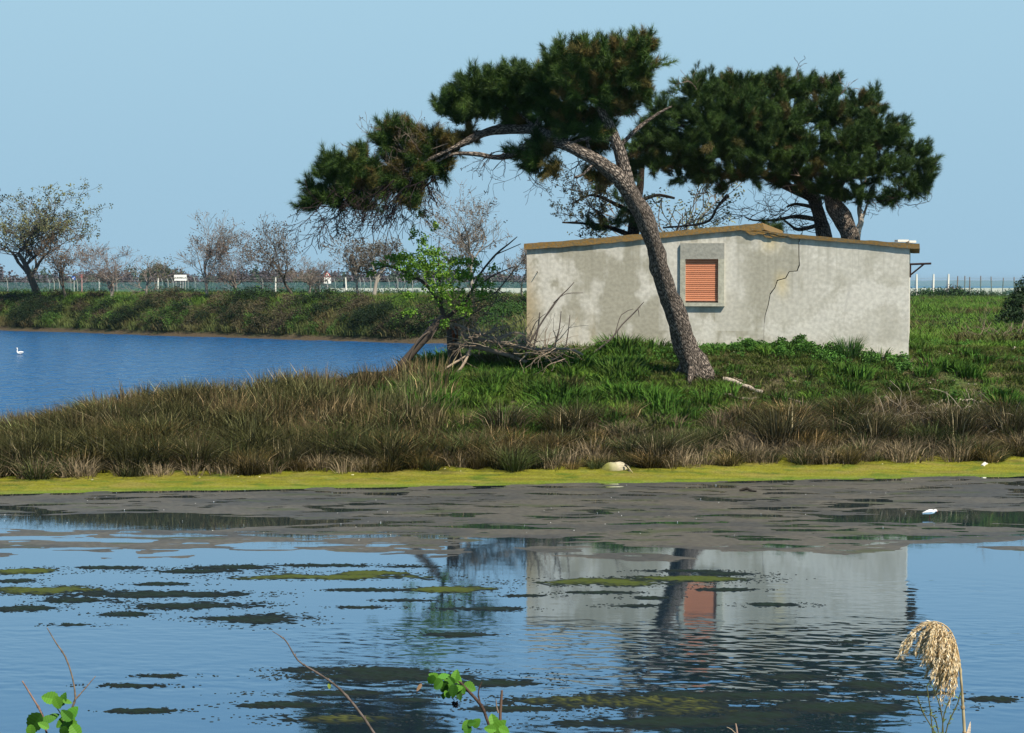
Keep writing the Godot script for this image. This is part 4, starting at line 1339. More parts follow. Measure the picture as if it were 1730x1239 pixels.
	# bare shoots standing against the plaster
	var shoots := [
		["bare_shoot", "thin bare sapling arching up the hut wall below its left eave", [[[888, 592, 54.6, 4], [915, 545, 54.6, 3], [940, 508, 54.6, 2.5], [958, 490, 54.6, 2], [970, 477, 54.6, 1.2]], [[935, 512, 54.6, 1.6], [955, 497, 54.5, 1.4], [985, 495, 54.5, 1]], [[915, 545, 54.6, 1.6], [930, 525, 54.5, 1.2], [948, 500, 54.5, 1]]]],
		["bare_shoot", "bare forked twig leaning right across the hut wall below its middle", [[[990, 605, 54.2, 4], [1030, 575, 54.3, 3], [1050, 550, 54.4, 2.5], [1072, 528, 54.5, 2.5], [1088, 510, 54.5, 1.2]], [[1040, 562, 54.3, 1.6], [1050, 532, 54.4, 1.4], [1070, 522, 54.4, 1]], [[1072, 528, 54.4, 2.2], [1078, 522, 54.4, 2], [1080, 535, 54.4, 1]], [[1030, 575, 54.3, 2], [1010, 578, 54.2, 1.6], [985, 592, 54.1, 1]]]],
		["bare_shoot", "short dead stems standing at the foot of the hut's left corner", [[[900, 590, 54.0, 4], [908, 560, 54.0, 3], [912, 528, 54.0, 2]], [[935, 592, 54.1, 3], [944, 560, 54.1, 2.4], [948, 526, 54.1, 1.4]], [[955, 590, 54.1, 3], [960, 560, 54.1, 2], [963, 532, 54.1, 1.2]], [[893, 575, 54.0, 2], [905, 545, 54.0, 1.6], [922, 530, 54.0, 1]]]]]
	for z in shoots:
		mb = MB.new()
		base = on_ground(z[2][0][0][0], z[2][0][0][2])
		for l in z[2]:
			limb(mb, l, Color(0.10, 0.085, 0.075), 5, 0.1)
		solo(z[0], mb.mesh(base), M.twig, z[1], "sapling", base)

func build_far_bank() -> void:
	var grey := {"col": Color(0.30, 0.27, 0.235), "twig_col": Color(0.19, 0.165, 0.145), "wiggle": 0.25, "kids": 5, "thin": 0.014, "spread": 0.75, "lift": 0.12, "long": 0.78, "bare": 1.0}
	var bushy := {"col": Color(0.24, 0.21, 0.185), "twig_col": Color(0.21, 0.175, 0.155), "wiggle": 0.3, "kids": 5, "thin": 0.013, "spread": 0.9, "lift": 0.1, "long": 0.85, "short": 0.6, "bare": 0.0}
	var dark := grey.duplicate()
	dark.col = Color(0.11, 0.095, 0.08)
	dark.twig_col = Color(0.12, 0.10, 0.085)
	sparse_tree("bank_tree", "tallest tree on the far bank at the left edge, forked, with olive leaves", 64, 197, 308, 50, 4, 0.28, dark, Color(0.10, 0.105, 0.045), 0.24, 0.75, 2.0)
	sparse_tree("bank_tree", "slim tree with rusty leaves just right of the tallest far bank tree", 109, 193, 372, 100, 4, 0.17, dark, Color(0.12, 0.08, 0.045), 0.2, 0.3, 1.25)
	sparse_tree("bank_tree", "wide greyish bare tree between the blue road sign and the white town sign", 185, 189, 398, 170, 4, 0.16, bushy, Color(0.15, 0.10, 0.075), 0.16, 0.19, 1.59)
	sparse_tree("bank_tree", "low olive tree right of the wide greyish one on the far bank", 245, 186, 432, 235, 3, 0.14, bushy, Color(0.10, 0.10, 0.045), 0.19, 0.44, 1.30)
	sparse_tree("bank_tree", "tree leaning left over the white town sign, thin leafy top", 352, 180, 355, 292, 4, 0.17, grey, Color(0.13, 0.10, 0.08), 0.19, 0.22, 1.16)
	sparse_tree("bank_tree", "rusty-twigged bare tree directly right of the white town sign", 398, 179, 380, 372, 4, 0.15, bushy, Color(0.14, 0.085, 0.055), 0.18, 0.22, 1.16)
	sparse_tree("bank_tree", "tree with dark dotted leaves and a diagonal dark stem, midway to the triangular sign", 498, 178, 358, 425, 4, 0.18, dark, Color(0.09, 0.07, 0.05), 0.21, 0.25, 1.23)
	sparse_tree("bank_tree", "grey leafless scrub tree left of the triangular warning sign", 522, 176, 425, 525, 4, 0.13, bushy, Color(0.13, 0.11, 0.08), 0.14, 0.17, 1.74)
	sparse_tree("bank_tree", "pale slanting stem with few leaves right of the triangular sign", 606, 172, 385, 580, 4, 0.16, grey, Color(0.11, 0.085, 0.055), 0.19, 0.28, 1.30)
	sparse_tree("bank_tree", "pale leaning trunk on the far bank under the pine's hanging twigs", 632, 170, 395, 600, 4, 0.22, grey, Color(0.10, 0.085, 0.055), 0.18, 0.28, 1.30)
	sparse_tree("bank_tree", "tall grey-brown tree on the far bank rising behind the small green tree", 806, 158, 300, 790, 4, 0.24, grey, Color(0.11, 0.085, 0.06), 0.19, 0.28, 1.45)
	sparse_tree("bank_tree", "white-stemmed thin tree at the hut's left edge", 884, 164, 412, 880, 4, 0.14, grey, Color(0.11, 0.08, 0.06), 0.16, 0.19, 1.16)
	# dark shrubs one can tell apart
	var dk := [Color(0.022, 0.050, 0.014), Color(0.012, 0.028, 0.010), Color(0.05, 0.05, 0.025)]
	var md := [Color(0.045, 0.105, 0.018), Color(0.028, 0.068, 0.014), Color(0.06, 0.07, 0.03)]
	shrub("bank_shrub", "dark round shrub on the far bank below the white town sign", "shrub", [[305, 530, 174, 24, 18, 1.6, 0.1], [290, 548, 172, 22, 10, 1.4, 0.1], [325, 552, 172, 30, 12, 1.5, 0.3]], 174, dk, 0.2, 90.0, Color(0.06, 0.05, 0.04))
	shrub("bank_shrub", "broad blackish shrub on the far bank below the triangular sign", "shrub", [[560, 540, 162, 40, 22, 2.0, 0.1], [520, 530, 166, 26, 26, 1.6, 0.2], [600, 548, 160, 24, 14, 1.4, 0.1]], 163, dk, 0.2, 90.0, Color(0.06, 0.05, 0.04))
	shrub("bank_shrub", "fresh green shrub between the dead branches and the hut's left corner", "shrub", [[850, 528, 110, 38, 18, 1.4, 0.0], [870, 520, 112, 22, 14, 1.0, 0.0], [830, 545, 108, 26, 12, 1.2, 0.1]], 110, md, 0.14, 170.0, Color(0.06, 0.05, 0.04))
	shrub("bank_shrub", "dark shrub mass on the far bank at the left edge", "shrub", [[20, 515, 200, 40, 20, 2.2, 0.1], [60, 530, 195, 40, 22, 2.2, 0.1], [-20, 530, 199, 40, 26, 2.2, 0.1], [10, 545, 197, 50, 12, 2.0, 0.2]], 199, dk, 0.22, 80.0, Color(0.06, 0.05, 0.04))
	shrub("meadow_bush", "big dark green bush at the right edge of the meadow", "bush", [[1722, 520, 74, 24, 24, 0.9, 0.0], [1712, 545, 73, 30, 24, 1.0, 0.02], [1740, 500, 75, 26, 34, 1.0, 0.0], [1745, 550, 73, 30, 30, 1.0, 0.0], [1700, 560, 72.5, 18, 12, 0.6, 0.05]], 73, dk, 0.13, 520.0, Color(0.06, 0.05, 0.04))
	# scrub and rough grass that clothe the far bank
	var ts := []
	var cols := []
	for q in 400:
		var cx := R(-105, 6)
		var cd := far_shore(cx) + 1.2 + 9.0 * pow(rng.randf(), 1.6)
		if lagoon(cx, cd) > -1.0:
			continue
		var k := na.get_noise_2d(cx * 4.0, cd * 3.0)
		var rr := R(0.7, 2.0) * (1.0 + 0.6 * k) * lerpf(1.0, 0.7, sm(4.0, 9.0, cd - far_shore(cx)))
		var tone := Color(0.011, 0.025, 0.008)
		var pick := rng.randf() * lerpf(1.6, 0.8, sm(3.0, 7.0, cd - far_shore(cx)))
		if pick < 0.2:
			tone = Color(0.085, 0.075, 0.040)
		elif pick < 0.4:
			tone = Color(0.055, 0.115, 0.02)
		elif pick < 0.55:
			tone = Color(0.055, 0.042, 0.028)
		for i in int(10 + 13 * rr * rr):
			var u := ball()
			u.y = absf(u.y)
			var f := pow(rng.randf(), 0.5)
			var x := cx + u.x * rr * f * 1.3
			var d := cd + u.z * rr * f
			if lagoon(x, d) > -0.6:
				continue
			ts.append(Transform3D(basis_up(u + Vector3.UP * 0.6, R(0.5, 0.85)), Vector3(x, H(x, d) + u.y * rr * f * 0.95 + 0.1, -d)))
			cols.append(tone * R(0.5, 1.5))
	many("bank_scrub", leaf_sprig(46, 0.2, 0.75, 1.0), M.leaf, ts, cols, null, Vector3.ZERO, "tangled dark scrub clothing the far lagoon bank above the waterline", "scrub")
	ts = []
	cols = []
	var far_tuft := blade_tuft(26, 0.55, 0.5, 0.03, 0.9, Color(1, 1, 0.9), Color(1.2, 1.1, 0.9), 0.9)
	for i in 12000:
		var x := R(-105, 10)
		var d := far_shore(x) + (R(0.9, 9.0) if i % 2 == 0 else R(3.0, 34.0))
		if x > -4.0:
			d = R(80.0, 190.0)
		if lagoon(x, d) > -0.7:
			continue
		var k := na.get_noise_2d(x * 6.0, d * 3.0)
		ts.append(Transform3D(Basis(Vector3.UP, R(0, TAU)).scaled(Vector3.ONE * R(0.6, 1.5)), Vector3(x, H(x, d) - 0.02, -d)))
		cols.append(Color(0.085, 0.17, 0.028).lerp(Color(0.15, 0.13, 0.06), sm(-0.1, 0.4, k)).lerp(Color(0.10, 0.09, 0.05), 0.6 * sm(9.0, 4.0, d - far_shore(x)) ) * R(0.7, 1.3))
	for i in 6500:
		var d := 58.0 + 125.0 * pow(rng.randf(), 1.5)
		var x := R(0.10, 0.40) * d
		var k := na.get_noise_2d(x * 9.0, d * 5.0)
		ts.append(Transform3D(Basis(Vector3.UP, R(0, TAU)).scaled(Vector3.ONE * R(0.45, 1.0)), Vector3(x, H(x, d) - 0.02, -d)))
		cols.append(Color(0.095, 0.195, 0.030).lerp(Color(0.11, 0.11, 0.045), sm(0.05, 0.4, k)) * R(0.7, 1.25))
	many("meadow_grass", far_tuft, M.blade, ts, cols, null, Vector3.ZERO, "green rough meadow grass on the far bank and right of the hut", "grass")
	ts = []
	cols = []
	for q in 130:
		var cd := 58.0 + 130.0 * pow(rng.randf(), 1.4)
		var cx := R(0.13, 0.36) * cd
		var tone := Color(0.055, 0.048, 0.025) if rng.randf() < 0.55 else Color(0.025, 0.055, 0.014)
		for i in 7:
			var x := cx + R(-0.9, 0.9)
			var d := cd + R(-0.6, 0.6)
			ts.append(Transform3D(basis_up(Vector3(R(-0.4, 0.4), 1, R(-0.4, 0.4)), R(0.22, 0.5)), Vector3(x, H(x, d) + R(0.05, 0.3), -d)))
			cols.append(tone * R(0.5, 1.5))
	many("meadow_scrub", leaf_sprig(46, 0.2, 0.75, 1.0), M.leaf, ts, cols, null, Vector3.ZERO, "low brown and dark green scrub dotted over the meadow right of the hut", "scrub")
	ts = []
	cols = []
	for i in 2400:
		var x := R(-75, 75)
		var d := 214.0 + R(-4.0, 6.0)
		var k := na.get_noise_2d(x * 4.0, 7.0)
		var s := R(0.5, 1.15) * (1.0 + 1.2 * k)
		ts.append(Transform3D(basis_up(Vector3(R(-0.3, 0.3), 1, R(-0.3, 0.3)), s), Vector3(x, H(x, d) + R(0.0, 0.5), -d)))
		cols.append(Color(0.025, 0.055, 0.016) * R(0.6, 1.5))
	many("fence_hedge", leaf_sprig(46, 0.2, 0.75, 1.0), M.leaf, ts, cols, null, Vector3.ZERO, "low dark hedge growing along the foot of the far fence", "hedge")
	# fence posts, wires, netting, white roadside barrier
	var dF := 216.0
	var post := func(w: float, h: float, col: Color, crank: float) -> ArrayMesh:
		var mb := MB.new()
		mb.tube([Vector3(0, -0.3, 0), Vector3(0, h * 0.78, 0), Vector3(crank, h, 0)], [w, w, w * 0.8], 6, col)
		return mb.mesh()
	var thin: ArrayMesh = post.call(0.05, 2.3, Color(0.30, 0.31, 0.30), -0.18)
	var stout: ArrayMesh = post.call(0.10, 2.35, Color(0.74, 0.73, 0.68), 0.0)
	var wood: ArrayMesh = post.call(0.075, 2.45, Color(0.20, 0.17, 0.15), 0.0)
	var proto := {}
	var rows := [["concrete_post", stout, "white posts of the far fence", "whitish upright fence post %s", [[167, "between the red marker pole and the wide greyish bare tree"], [266, "left of the white place-name board"], [465, "midway between the place-name board and the triangular sign"], [585, "just right of the triangular warning sign"]]],
		["fence_post", thin, "thin posts of the far fence", "thin grey cranked fence post %s", [[13, "at the photo's left edge, behind dark shrubs"], [56, "just left of the tallest bank tree's trunk"], [83, "just right of the tallest bank tree's trunk"], [91, "second to the right of the tallest bank tree's trunk"], [101, "close left of the slim rusty tree's trunk"], [119, "between the slim rusty tree and the blue round sign"], [131, "between the blue round sign and the red marker pole"], [197, "behind the wide greyish bare tree"],
			[275, "nearest right of the white post left of the place-name board"], [284, "third to the left of the place-name board's legs"], [293, "leaning beside the left leg of the place-name board"], [312, "directly right of the place-name board"], [318, "second to the right of the place-name board"], [329, "third to the right of the place-name board"], [443, "left of the white post midway along the fence"], [541, "just left of the triangular warning sign"], [566, "between the triangular sign and a white post"],
			[608, "behind the pale slanting stem"], [616, "between the pale slanting stem and the pale leaning trunk"], [626, "close left of the pale leaning trunk"], [640, "close right of the pale leaning trunk"], [658, "second to the right of the pale leaning trunk"], [672, "left of the small green tree's leaves"], [684, "at the left rim of the small green tree's leaves"], [697, "seen through the small green tree's lower leaves"], [735, "behind the middle of the small green tree"], [830, "between the small green tree and the hut"]]],
		["wooden_post", wood, "dark posts of the meadow fence", "dark wooden fence post, %s right of the white posts", [[1617, "nearest the small dark shrub"], [1630, "second"], [1639, "third"], [1657, "fourth"], [1676, "fifth"], [1694, "sixth"], [1714, "seventh, beside the big bush,"], [1738, "eighth"]]]]
	for r in rows:
		var first: MeshInstance3D = null
		for e in r[4]:
			var p := on_ground(e[0], dF + R(-1.0, 1.0))
			var o: MeshInstance3D
			if first == null:
				o = solo(r[0], r[1], M.plain, r[3] % e[1], "fence post", p, r[2])
				first = o
			else:
				o = first.duplicate()
				o.name = numbered(r[0])
				add_child(o)
				o.position = p
				tag(o, r[3] % e[1], "fence post", r[2])
			o.rotation = Vector3(0, 0, R(-0.05, 0.05))
			o.scale = Vector3.ONE * R(0.92, 1.05)
	var wl := [[1549, "white concrete post nearest the hut's right corner", 40], [1577, "middle of the three white posts right of the hut", 39], [1602, "third white post from the hut, beside a dark shrub", 40]]
	var fat: ArrayMesh = post.call(0.13, 2.75, Color(0.76, 0.75, 0.70), 0.0)
	for w in wl:
		var o := solo("concrete_post", fat, M.plain, w[1], "fence post", on_ground(w[0], dF), "stout white posts right of the hut")
		o.rotation.z = R(-0.02, 0.02)
	shrub("fence_shrub", "small dark shrub at the third white fence post", "shrub", [[1610, 494, 214, 9, 12, 0.6, 0.4], [1606, 488, 214, 6, 10, 0.4, 0.6]], 214, [Color(0.05, 0.05, 0.035), Color(0.03, 0.035, 0.02), Color(0.10, 0.07, 0.06)], 0.16, 60.0, Color(0.1, 0.08, 0.07))
	for z in [["fence_netting", "blue-green mesh of the far fence, left of the hut", -606, 885, 1.75], ["fence_netting", "blue-green mesh and wires of the fence right of the hut", 1536, 1760, 1.95]]:
		var base := on_ground((z[2] + z[3]) * 0.5, dF)
		var o := thing(z[0], z[1], "fence mesh", base)
		var mb := MB.new()
		var px: float = z[2]
		while px < z[3]:
			var a := on_ground(px, dF + 0.12); var b := on_ground(px + 12, dF + 0.12)
			var ha: float = z[4] + 0.12 * nb.get_noise_2d(px, 1.0); var hb: float = z[4] + 0.12 * nb.get_noise_2d(px + 12, 1.0)
			mb.quad(a, b, b + Vector3.UP * hb, a + Vector3.UP * ha, Color.WHITE, Vector3.BACK)
			px += 12
		part("mesh_sheet", mb.mesh(base), M.net, o)
		for hgt in [1.95, 2.25]:
			mb = MB.new()
			var pts := []
			var rad := []
			px = z[2]
			while px <= z[3]:
				pts.append(on_ground(px, dF) + Vector3.UP * (hgt + 0.06 * nb.get_noise_2d(px * 2.0, hgt)))
				rad.append(0.012)
				px += 12
			mb.tube(pts, rad, 3, Color(0.25, 0.25, 0.25))
			part("wire", mb.mesh(base), M.plain, o)
	for z in [["roadside_barrier", "low white roadside wall seen through the fence left of the hut", 556, 900], ["roadside_barrier", "low white roadside wall behind the fence right of the hut", 1530, 1780]]:
		var base := at((z[2] + z[3]) * 0.5, 497, 243)
		base.y = 3.3
		var mb := MB.new()
		var px: float = z[2]
		while px < z[3]:
			var a := at(px, 487.0 + 0.4 * nb.get_noise_2d(px, 5.0), 243); var b := at(minf(px + 11.6, z[3]), 487.0 + 0.4 * nb.get_noise_2d(px + 40, 5.0), 243)
			var wdt := b.x - a.x
			mb.box(Transform3D(Basis(), Vector3((a.x + b.x) / 2, (a.y + 3.3) / 2, -243)), Vector3(wdt, a.y - 3.3, 0.35), Color(0.70, 0.69, 0.64) * R(0.85, 1.0))
			px += 12
		solo(z[0], mb.mesh(base), M.plain, z[1], "wall", base)
	build_signs(dF)
	# hazy wood far behind
	ts = []
	cols = []
	var blob := leaf_sprig(70, 0.9, 2.4, 1.0)
	for i in 1500:
		var d := R(420, 700)
		var x := R(-0.6, 0.03) * d
		var k := na.get_noise_2d(x * 0.8, 3.0)
		var hgt := (2.2 + 4.2 * maxf(0.0, k + 0.35)) * d / 550.0
		var p := Vector3(x, 3.4 + R(0.1, 1.0) * hgt, -d)
		ts.append(Transform3D(basis_up(Vector3(R(-0.3, 0.3), 1, R(-0.3, 0.3)), R(0.7, 1.1)), p))
		cols.append((Color(0.085, 0.075, 0.09) if rng.randf() < 0.7 else Color(0.05, 0.075, 0.055)) * R(0.8, 1.2))
	many("distant_wood", blob, M.leaf, ts, cols, null, Vector3.ZERO, "purplish bare woods far off along the horizon, left of the hut", "wood")
	ts = []
	cols = []
	for c in [[268, 462, 460, 14, 8], [255, 468, 460, 12, 6], [285, 468, 460, 10, 6]]:
		for i in 60:
			var u := ball()
			ts.append(Transform3D(basis_up(u + Vector3.UP, 0.6), at(c[0] + u.x * c[3], c[1] - u.y * c[4], c[2] + u.z * 3)))
			cols.append(Color(0.05, 0.075, 0.055) * R(0.8, 1.2))
	var ub := on_ground(268, 460)
	var ut := thing("distant_pine", "round-topped dark tree far beyond the fence, left of the white town sign", "tree", ub)
	var tb := MB.new()
	tb.tube([ub, at(268, 466, 460)], [0.4, 0.25], 6, Color(0.1, 0.08, 0.07))
	part("trunk", tb.mesh(ub), M.twig, ut)
	many("crown", blob, M.leaf, ts, cols, ut, ub)

func build_signs(dF: float) -> void:
	var d := dF - 2.0
	var k := d / FOCAL
	var text := func(s: String, size: float, col: Color, centre: Vector3, parent: Node3D, called: String) -> void:
		var tm := TextMesh.new()
		tm.text = s
		var f := SystemFont.new()
		f.font_names = PackedStringArray(["Droid Sans"])
		f.font_weight = 700
		tm.font = f
		tm.font_size = 32
		tm.pixel_size = size / 32.0
		tm.depth = 0.01
		var o := MeshInstance3D.new()
		o.name = called
		o.mesh = tm
		o.material_override = mat(0.6, col, false)
		parent.add_child(o)
		o.position = centre
	# white place-name board
	var c := at(304.5, 469.5, d)
	var base := Vector3(c.x, H(c.x, d), -d)
	var o := thing("place_name_sign", "white rectangular place-name board on posts beyond the far bank", "road sign", base)
	var mb := MB.new()
	mb.box(Transform3D(Basis(), c - base), Vector3(21 * k, 10 * k, 0.05), Color(0.85, 0.86, 0.86))
	part("panel", mb.mesh(), M.paint, o)
	for s in [-0.55, 0.0, 0.3]:
		mb = MB.new()
		mb.tube([Vector3(s, -0.2, -0.06), Vector3(s, c.y - base.y, -0.06)], [0.035, 0.035], 6, Color(0.5, 0.52, 0.52))
		part("leg", mb.mesh(), M.plain, o)
	text.call("ALBARELLA", 0.27, Color(0.02, 0.02, 0.02), c - base + Vector3(0, 0, 0.035), o, "lettering")
	# triangular warning sign over a plate
	c = at(553, 465.0, d)
	base = Vector3(c.x, H(c.x, d), -d)
	o = thing("warning_sign", "red-bordered triangular warning sign above a white plate beyond the far bank", "road sign", base)
	var tri := func(r: float, z: float, col: Color) -> MB:
		var m := MB.new()
		var p := [Vector3(0, r, z), Vector3(-r * 0.87, -r * 0.5, z), Vector3(r * 0.87, -r * 0.5, z)]
		m.face(p[0], p[1], p[2], col, Vector3.BACK)
		var q := p.map(func(x): return x - Vector3(0, 0, 0.03))
		for i in 3:
			m.quad(p[i], p[(i + 1) % 3], q[(i + 1) % 3], q[i], col, p[i] + p[(i + 1) % 3])
		m.face(q[0], q[1], q[2], col, Vector3.FORWARD)
		return m
	var a: MeshInstance3D = part("red_border", tri.call(7.0 * k, 0.0, Color(0.55, 0.05, 0.05)).mesh(), M.paint, o)
	a.position = c - base
	a = part("white_field", tri.call(4.6 * k, 0.03, Color(0.85, 0.83, 0.82)).mesh(), M.paint, o)
	a.position = c - base
	mb = MB.new()
	mb.box(Transform3D(Basis(), c - base + Vector3(0, -0.2 * k, 0.04)), Vector3(0.9 * k, 2.8 * k, 0.015), Color(0.02, 0.02, 0.02))
	part("black_mark", mb.mesh(), M.paint, o)
	mb = MB.new()
	mb.box(Transform3D(Basis(), c - base + Vector3(0, -9.0 * k, 0)), Vector3(12 * k, 10.5 * k, 0.05), Color(0.84, 0.85, 0.85))
	part("plate", mb.mesh(), M.paint, o)
	mb = MB.new()
	mb.tube([c - base + Vector3(-3.2 * k, -8.6 * k, 0.05), c - base + Vector3(-0.8 * k, -8.8 * k, 0.05), c - base + Vector3(0.6 * k, -10.2 * k, 0.05), c - base + Vector3(0.9 * k, -13.4 * k, 0.05)], [0.6 * k, 0.7 * k, 0.7 * k, 0.7 * k], 5, Color(0.02, 0.02, 0.02))
	mb.box(Transform3D(Basis(), c - base + Vector3(0.8 * k, -5.4 * k, 0.035)), Vector3(0.8 * k, 2.2 * k, 0.015), Color(0.02, 0.02, 0.02))
	part("black_arrow", mb.mesh(), M.paint, o)
	mb = MB.new()
	mb.tube([Vector3(0, -0.3, -0.08), Vector3(0, c.y - base.y, -0.08)], [0.05, 0.05], 6, Color(0.5, 0.52, 0.52))
	part("pole", mb.mesh(), M.plain, o)
	# blue round sign and faded red one
	c = at(124.5, 470, d)
	base = Vector3(c.x, H(c.x, d), -d)
	o = thing("blue_sign", "small round blue sign with white arrow, behind trees at the left", "road sign", base)
	mb = MB.new()
	mb.tube([c - base, c - base + Vector3(0, 0, 0.04)], [3.4 * k, 3.4 * k], 20, Color(0.02, 0.10, 0.42))
	part("disc", mb.mesh(), M.paint, o)
	mb = MB.new()
	mb.tube([c - base + Vector3(1.6 * k, 2.0 * k, 0.05), c - base + Vector3(-1.6 * k, -2.0 * k, 0.05)], [0.55 * k, 0.55 * k], 4, Color(0.8, 0.82, 0.85))
	mb.tube([c - base + Vector3(-2.0 * k, 0.4 * k, 0.05), c - base + Vector3(-1.7 * k, -2.1 * k, 0.05), c - base + Vector3(0.6 * k, -1.9 * k, 0.05)], [0.4 * k, 0.45 * k, 0.4 * k], 4, Color(0.8, 0.82, 0.85))
	part("arrow", mb.mesh(), M.paint, o)
	mb = MB.new()
	mb.tube([Vector3(0, -0.3, -0.06), Vector3(0, c.y - base.y, -0.06)], [0.04, 0.04], 6, Color(0.5, 0.52, 0.52))
	part("pole", mb.mesh(), M.plain, o)
	c = at(137.5, 466.5, d)
	base = Vector3(c.x, H(c.x, d), -d)
	o = thing("red_marker_pole", "faded red marker board on a pole just right of the blue sign", "marker pole", base)
	mb = MB.new()
	mb.box(Transform3D(Basis(), c - base), Vector3(3.4 * k, 5.5 * k, 0.04), Color(0.32, 0.13, 0.13))
	part("board", mb.mesh(), M.paint, o)
	mb = MB.new()
	mb.tube([Vector3(0, -0.3, -0.06), Vector3(0, c.y - base.y, -0.06)], [0.07, 0.07], 6, Color(0.42, 0.26, 0.25))
	part("pole", mb.mesh(), M.plain, o)

func build_bank_plants() -> void:
	var ts := [[], [], [], [], [], []]
	var cs := [[], [], [], [], [], []]
	# 0 dark rush tussock, 1 tan upright reed, 2 green grass, 3 leafy herb, 4 brown dead rush, 5 short turf
	var kinds := [
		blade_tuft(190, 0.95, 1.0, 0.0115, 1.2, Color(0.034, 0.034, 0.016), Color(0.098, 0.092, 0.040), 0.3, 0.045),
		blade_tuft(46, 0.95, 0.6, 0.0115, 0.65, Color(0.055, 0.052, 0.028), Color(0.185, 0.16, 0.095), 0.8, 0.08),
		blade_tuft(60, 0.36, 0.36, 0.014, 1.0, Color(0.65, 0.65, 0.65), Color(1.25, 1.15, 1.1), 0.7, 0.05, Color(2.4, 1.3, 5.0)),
		leaf_sprig(26, 0.085, 0.15, 0.7),
		blade_tuft(60, 0.75, 0.85, 0.013, 1.25, Color(0.20, 0.155, 0.10), Color(0.24, 0.19, 0.12), 0.35),
		blade_tuft(46, 0.13, 0.3, 0.009, 0.9, Color(0.9, 0.9, 0.9), Color(1.1, 1.05, 1.0), 1.0)]
	var put := func(k: int, x: float, d: float, s: float, c: Color, squash := 1.0) -> void:
		ts[k].append(Transform3D(Basis(Vector3.UP, R(0, TAU)) * Basis(Vector3(1, 0, 0), R(-0.12, 0.12)) * Basis().scaled(Vector3(s, s * squash, s)), Vector3(x, H(x, d) - 0.02, -d)))
		cs[k].append(c)
	# rushes along the water
	for i in 900:
		var x := R(-17, 20)
		var t := 1.9 + 3.6 * pow(rng.randf(), 0.9) + 0.35 * na.get_noise_2d(x * 14.0, 2.0)
		if x < -3.5:
			t = R(2.0, 8.6)
		var d := shore(x) + t
		var n1 := na.get_noise_2d(x * 12.0, d * 12.0)
		if t > 4.6 and x > -3.0 and n1 < 0.1:
			continue
		if n1 < -0.42:
			continue
		var s := R(0.5, 1.0) * (1.0 + 0.4 * n1)
		if x > 5.5:
			s *= 0.85
		if x > 1.5 and x < 5.5:
			s *= 0.78
		if t < 3.0:
			s *= 0.75
		var c := Color(1, 1, 1).lerp(Color(1.5, 1.15, 0.85), rng.randf()) if rng.randf() < 0.6 else Color(0.75, 1.05, 0.7)
		put.call(0, x, d, s, c * R(0.4, 1.3))
	for i in 700:
		var x := R(-17, 20)
		var t := 1.9 + 3.2 * rng.randf()
		var d := shore(x) + t
		if x > 6.0 or rng.randf() < 0.45:
			put.call(4, x, d, R(0.5, 0.95), Color(1, 1, 1) * R(0.6, 1.3))
	# tan reeds of the left-hand spit
	for i in 1250:
		var x := R(-17, -2.0)
		var t := R(3.6, 9.4)
		if x > -5.0 and rng.randf() < 0.5:
			continue
		var red := na.get_noise_2d(x * 8.0, t * 20.0)
		put.call(1, x, shore(x) + t, R(0.75, 1.3) * lerpf(0.7, 1.0, sm(3.5, 6.0, t)), Color(1.05, 0.9, 0.78).lerp(Color(0.7, 0.85, 0.6), sm(-0.2, 0.3, red)) * R(0.5, 1.35), R(0.8, 1.1))
	for i in 180:
		var x := R(-6, 9)
		put.call(1, x, shore(x) + R(4.8, 7.6), R(0.3, 0.6), Color(0.6, 0.75, 0.45) * R(0.6, 1.3), 0.8)
	# green grass of the knoll
	for i in 8200:
		var x := R(-5.6, 21)
		var t := R(4.6, 15.0)
		if t > 11 and rng.randf() < 0.4:
			continue
		if x < -3.0 and t > 9.3:
			continue
		var d := shore(x) + t
		var g := na.get_noise_2d(x * 10.0, d * 10.0)
		var f := nb.get_noise_2d(x * 7.0, d * 7.0)
		var lush := sm(5.5, 2.5, x) + 0.5 * sm(0.1, 0.4, -g)
		if rng.randf() > 0.2 + 0.7 * lush and x > 2.5:
			if rng.randf() < 0.6:
				put.call(5, x, d, R(0.7, 1.3), Color(0.125, 0.175, 0.036).lerp(Color(0.20, 0.165, 0.08), sm(-0.2, 0.4, f)) * R(0.7, 1.3))
			continue
		var c := Color(0.125, 0.225, 0.030).lerp(Color(0.062, 0.145, 0.020), sm(-0.3, 0.3, f)).lerp(Color(0.12, 0.115, 0.045), sm(0.15, 0.5, g) * 0.8)
		if f < -0.28 and rng.randf() < 0.6:
			continue
		put.call(2, x, d, R(0.5, 1.2) * lerpf(0.75, 1.2, clampf(lush, 0, 1)) * (1.0 + 1.1 * f), c * R(0.5, 1.5))
	# short turf between
	for i in 5200:
		var x := R(3.0, 20)
		var d := shore(x) + R(5.0, 14.0)
		var f := nb.get_noise_2d(x * 3.0, d * 3.0)
		if f > 0.22:
			continue
		put.call(5, x, d, R(0.6, 1.3), Color(0.11, 0.18, 0.034).lerp(Color(0.17, 0.145, 0.065), rng.randf() * 0.8) * R(0.65, 1.3))
	# leafy herbs at the wall foot and here and there
	for i in 2200:
		var x := R(0.3, 12.0)
		var d: float
		if rng.randf() < 0.62:
			var s := (x - 0.47) / 0.975
			d = 56.65 - 0.2225 * s - 0.12 - 1.0 * pow(rng.randf(), 1.6) * (0.5 + absf(na.get_noise_2d(x * 22.0, 8.0)))
			if na.get_noise_2d(x * 30.0, 71.0) < -0.15:
				continue
		else:
			d = shore(x) + R(7.0, 12.0)
			if na.get_noise_2d(x * 14.0, d * 14.0) < 0.12:
				continue
		var p := Vector3(x, H(x, d) + R(0.02, 0.38) * (0.35 + 0.7 * absf(na.get_noise_2d(x * 20.0, 2.0)) * 2.0), -d)
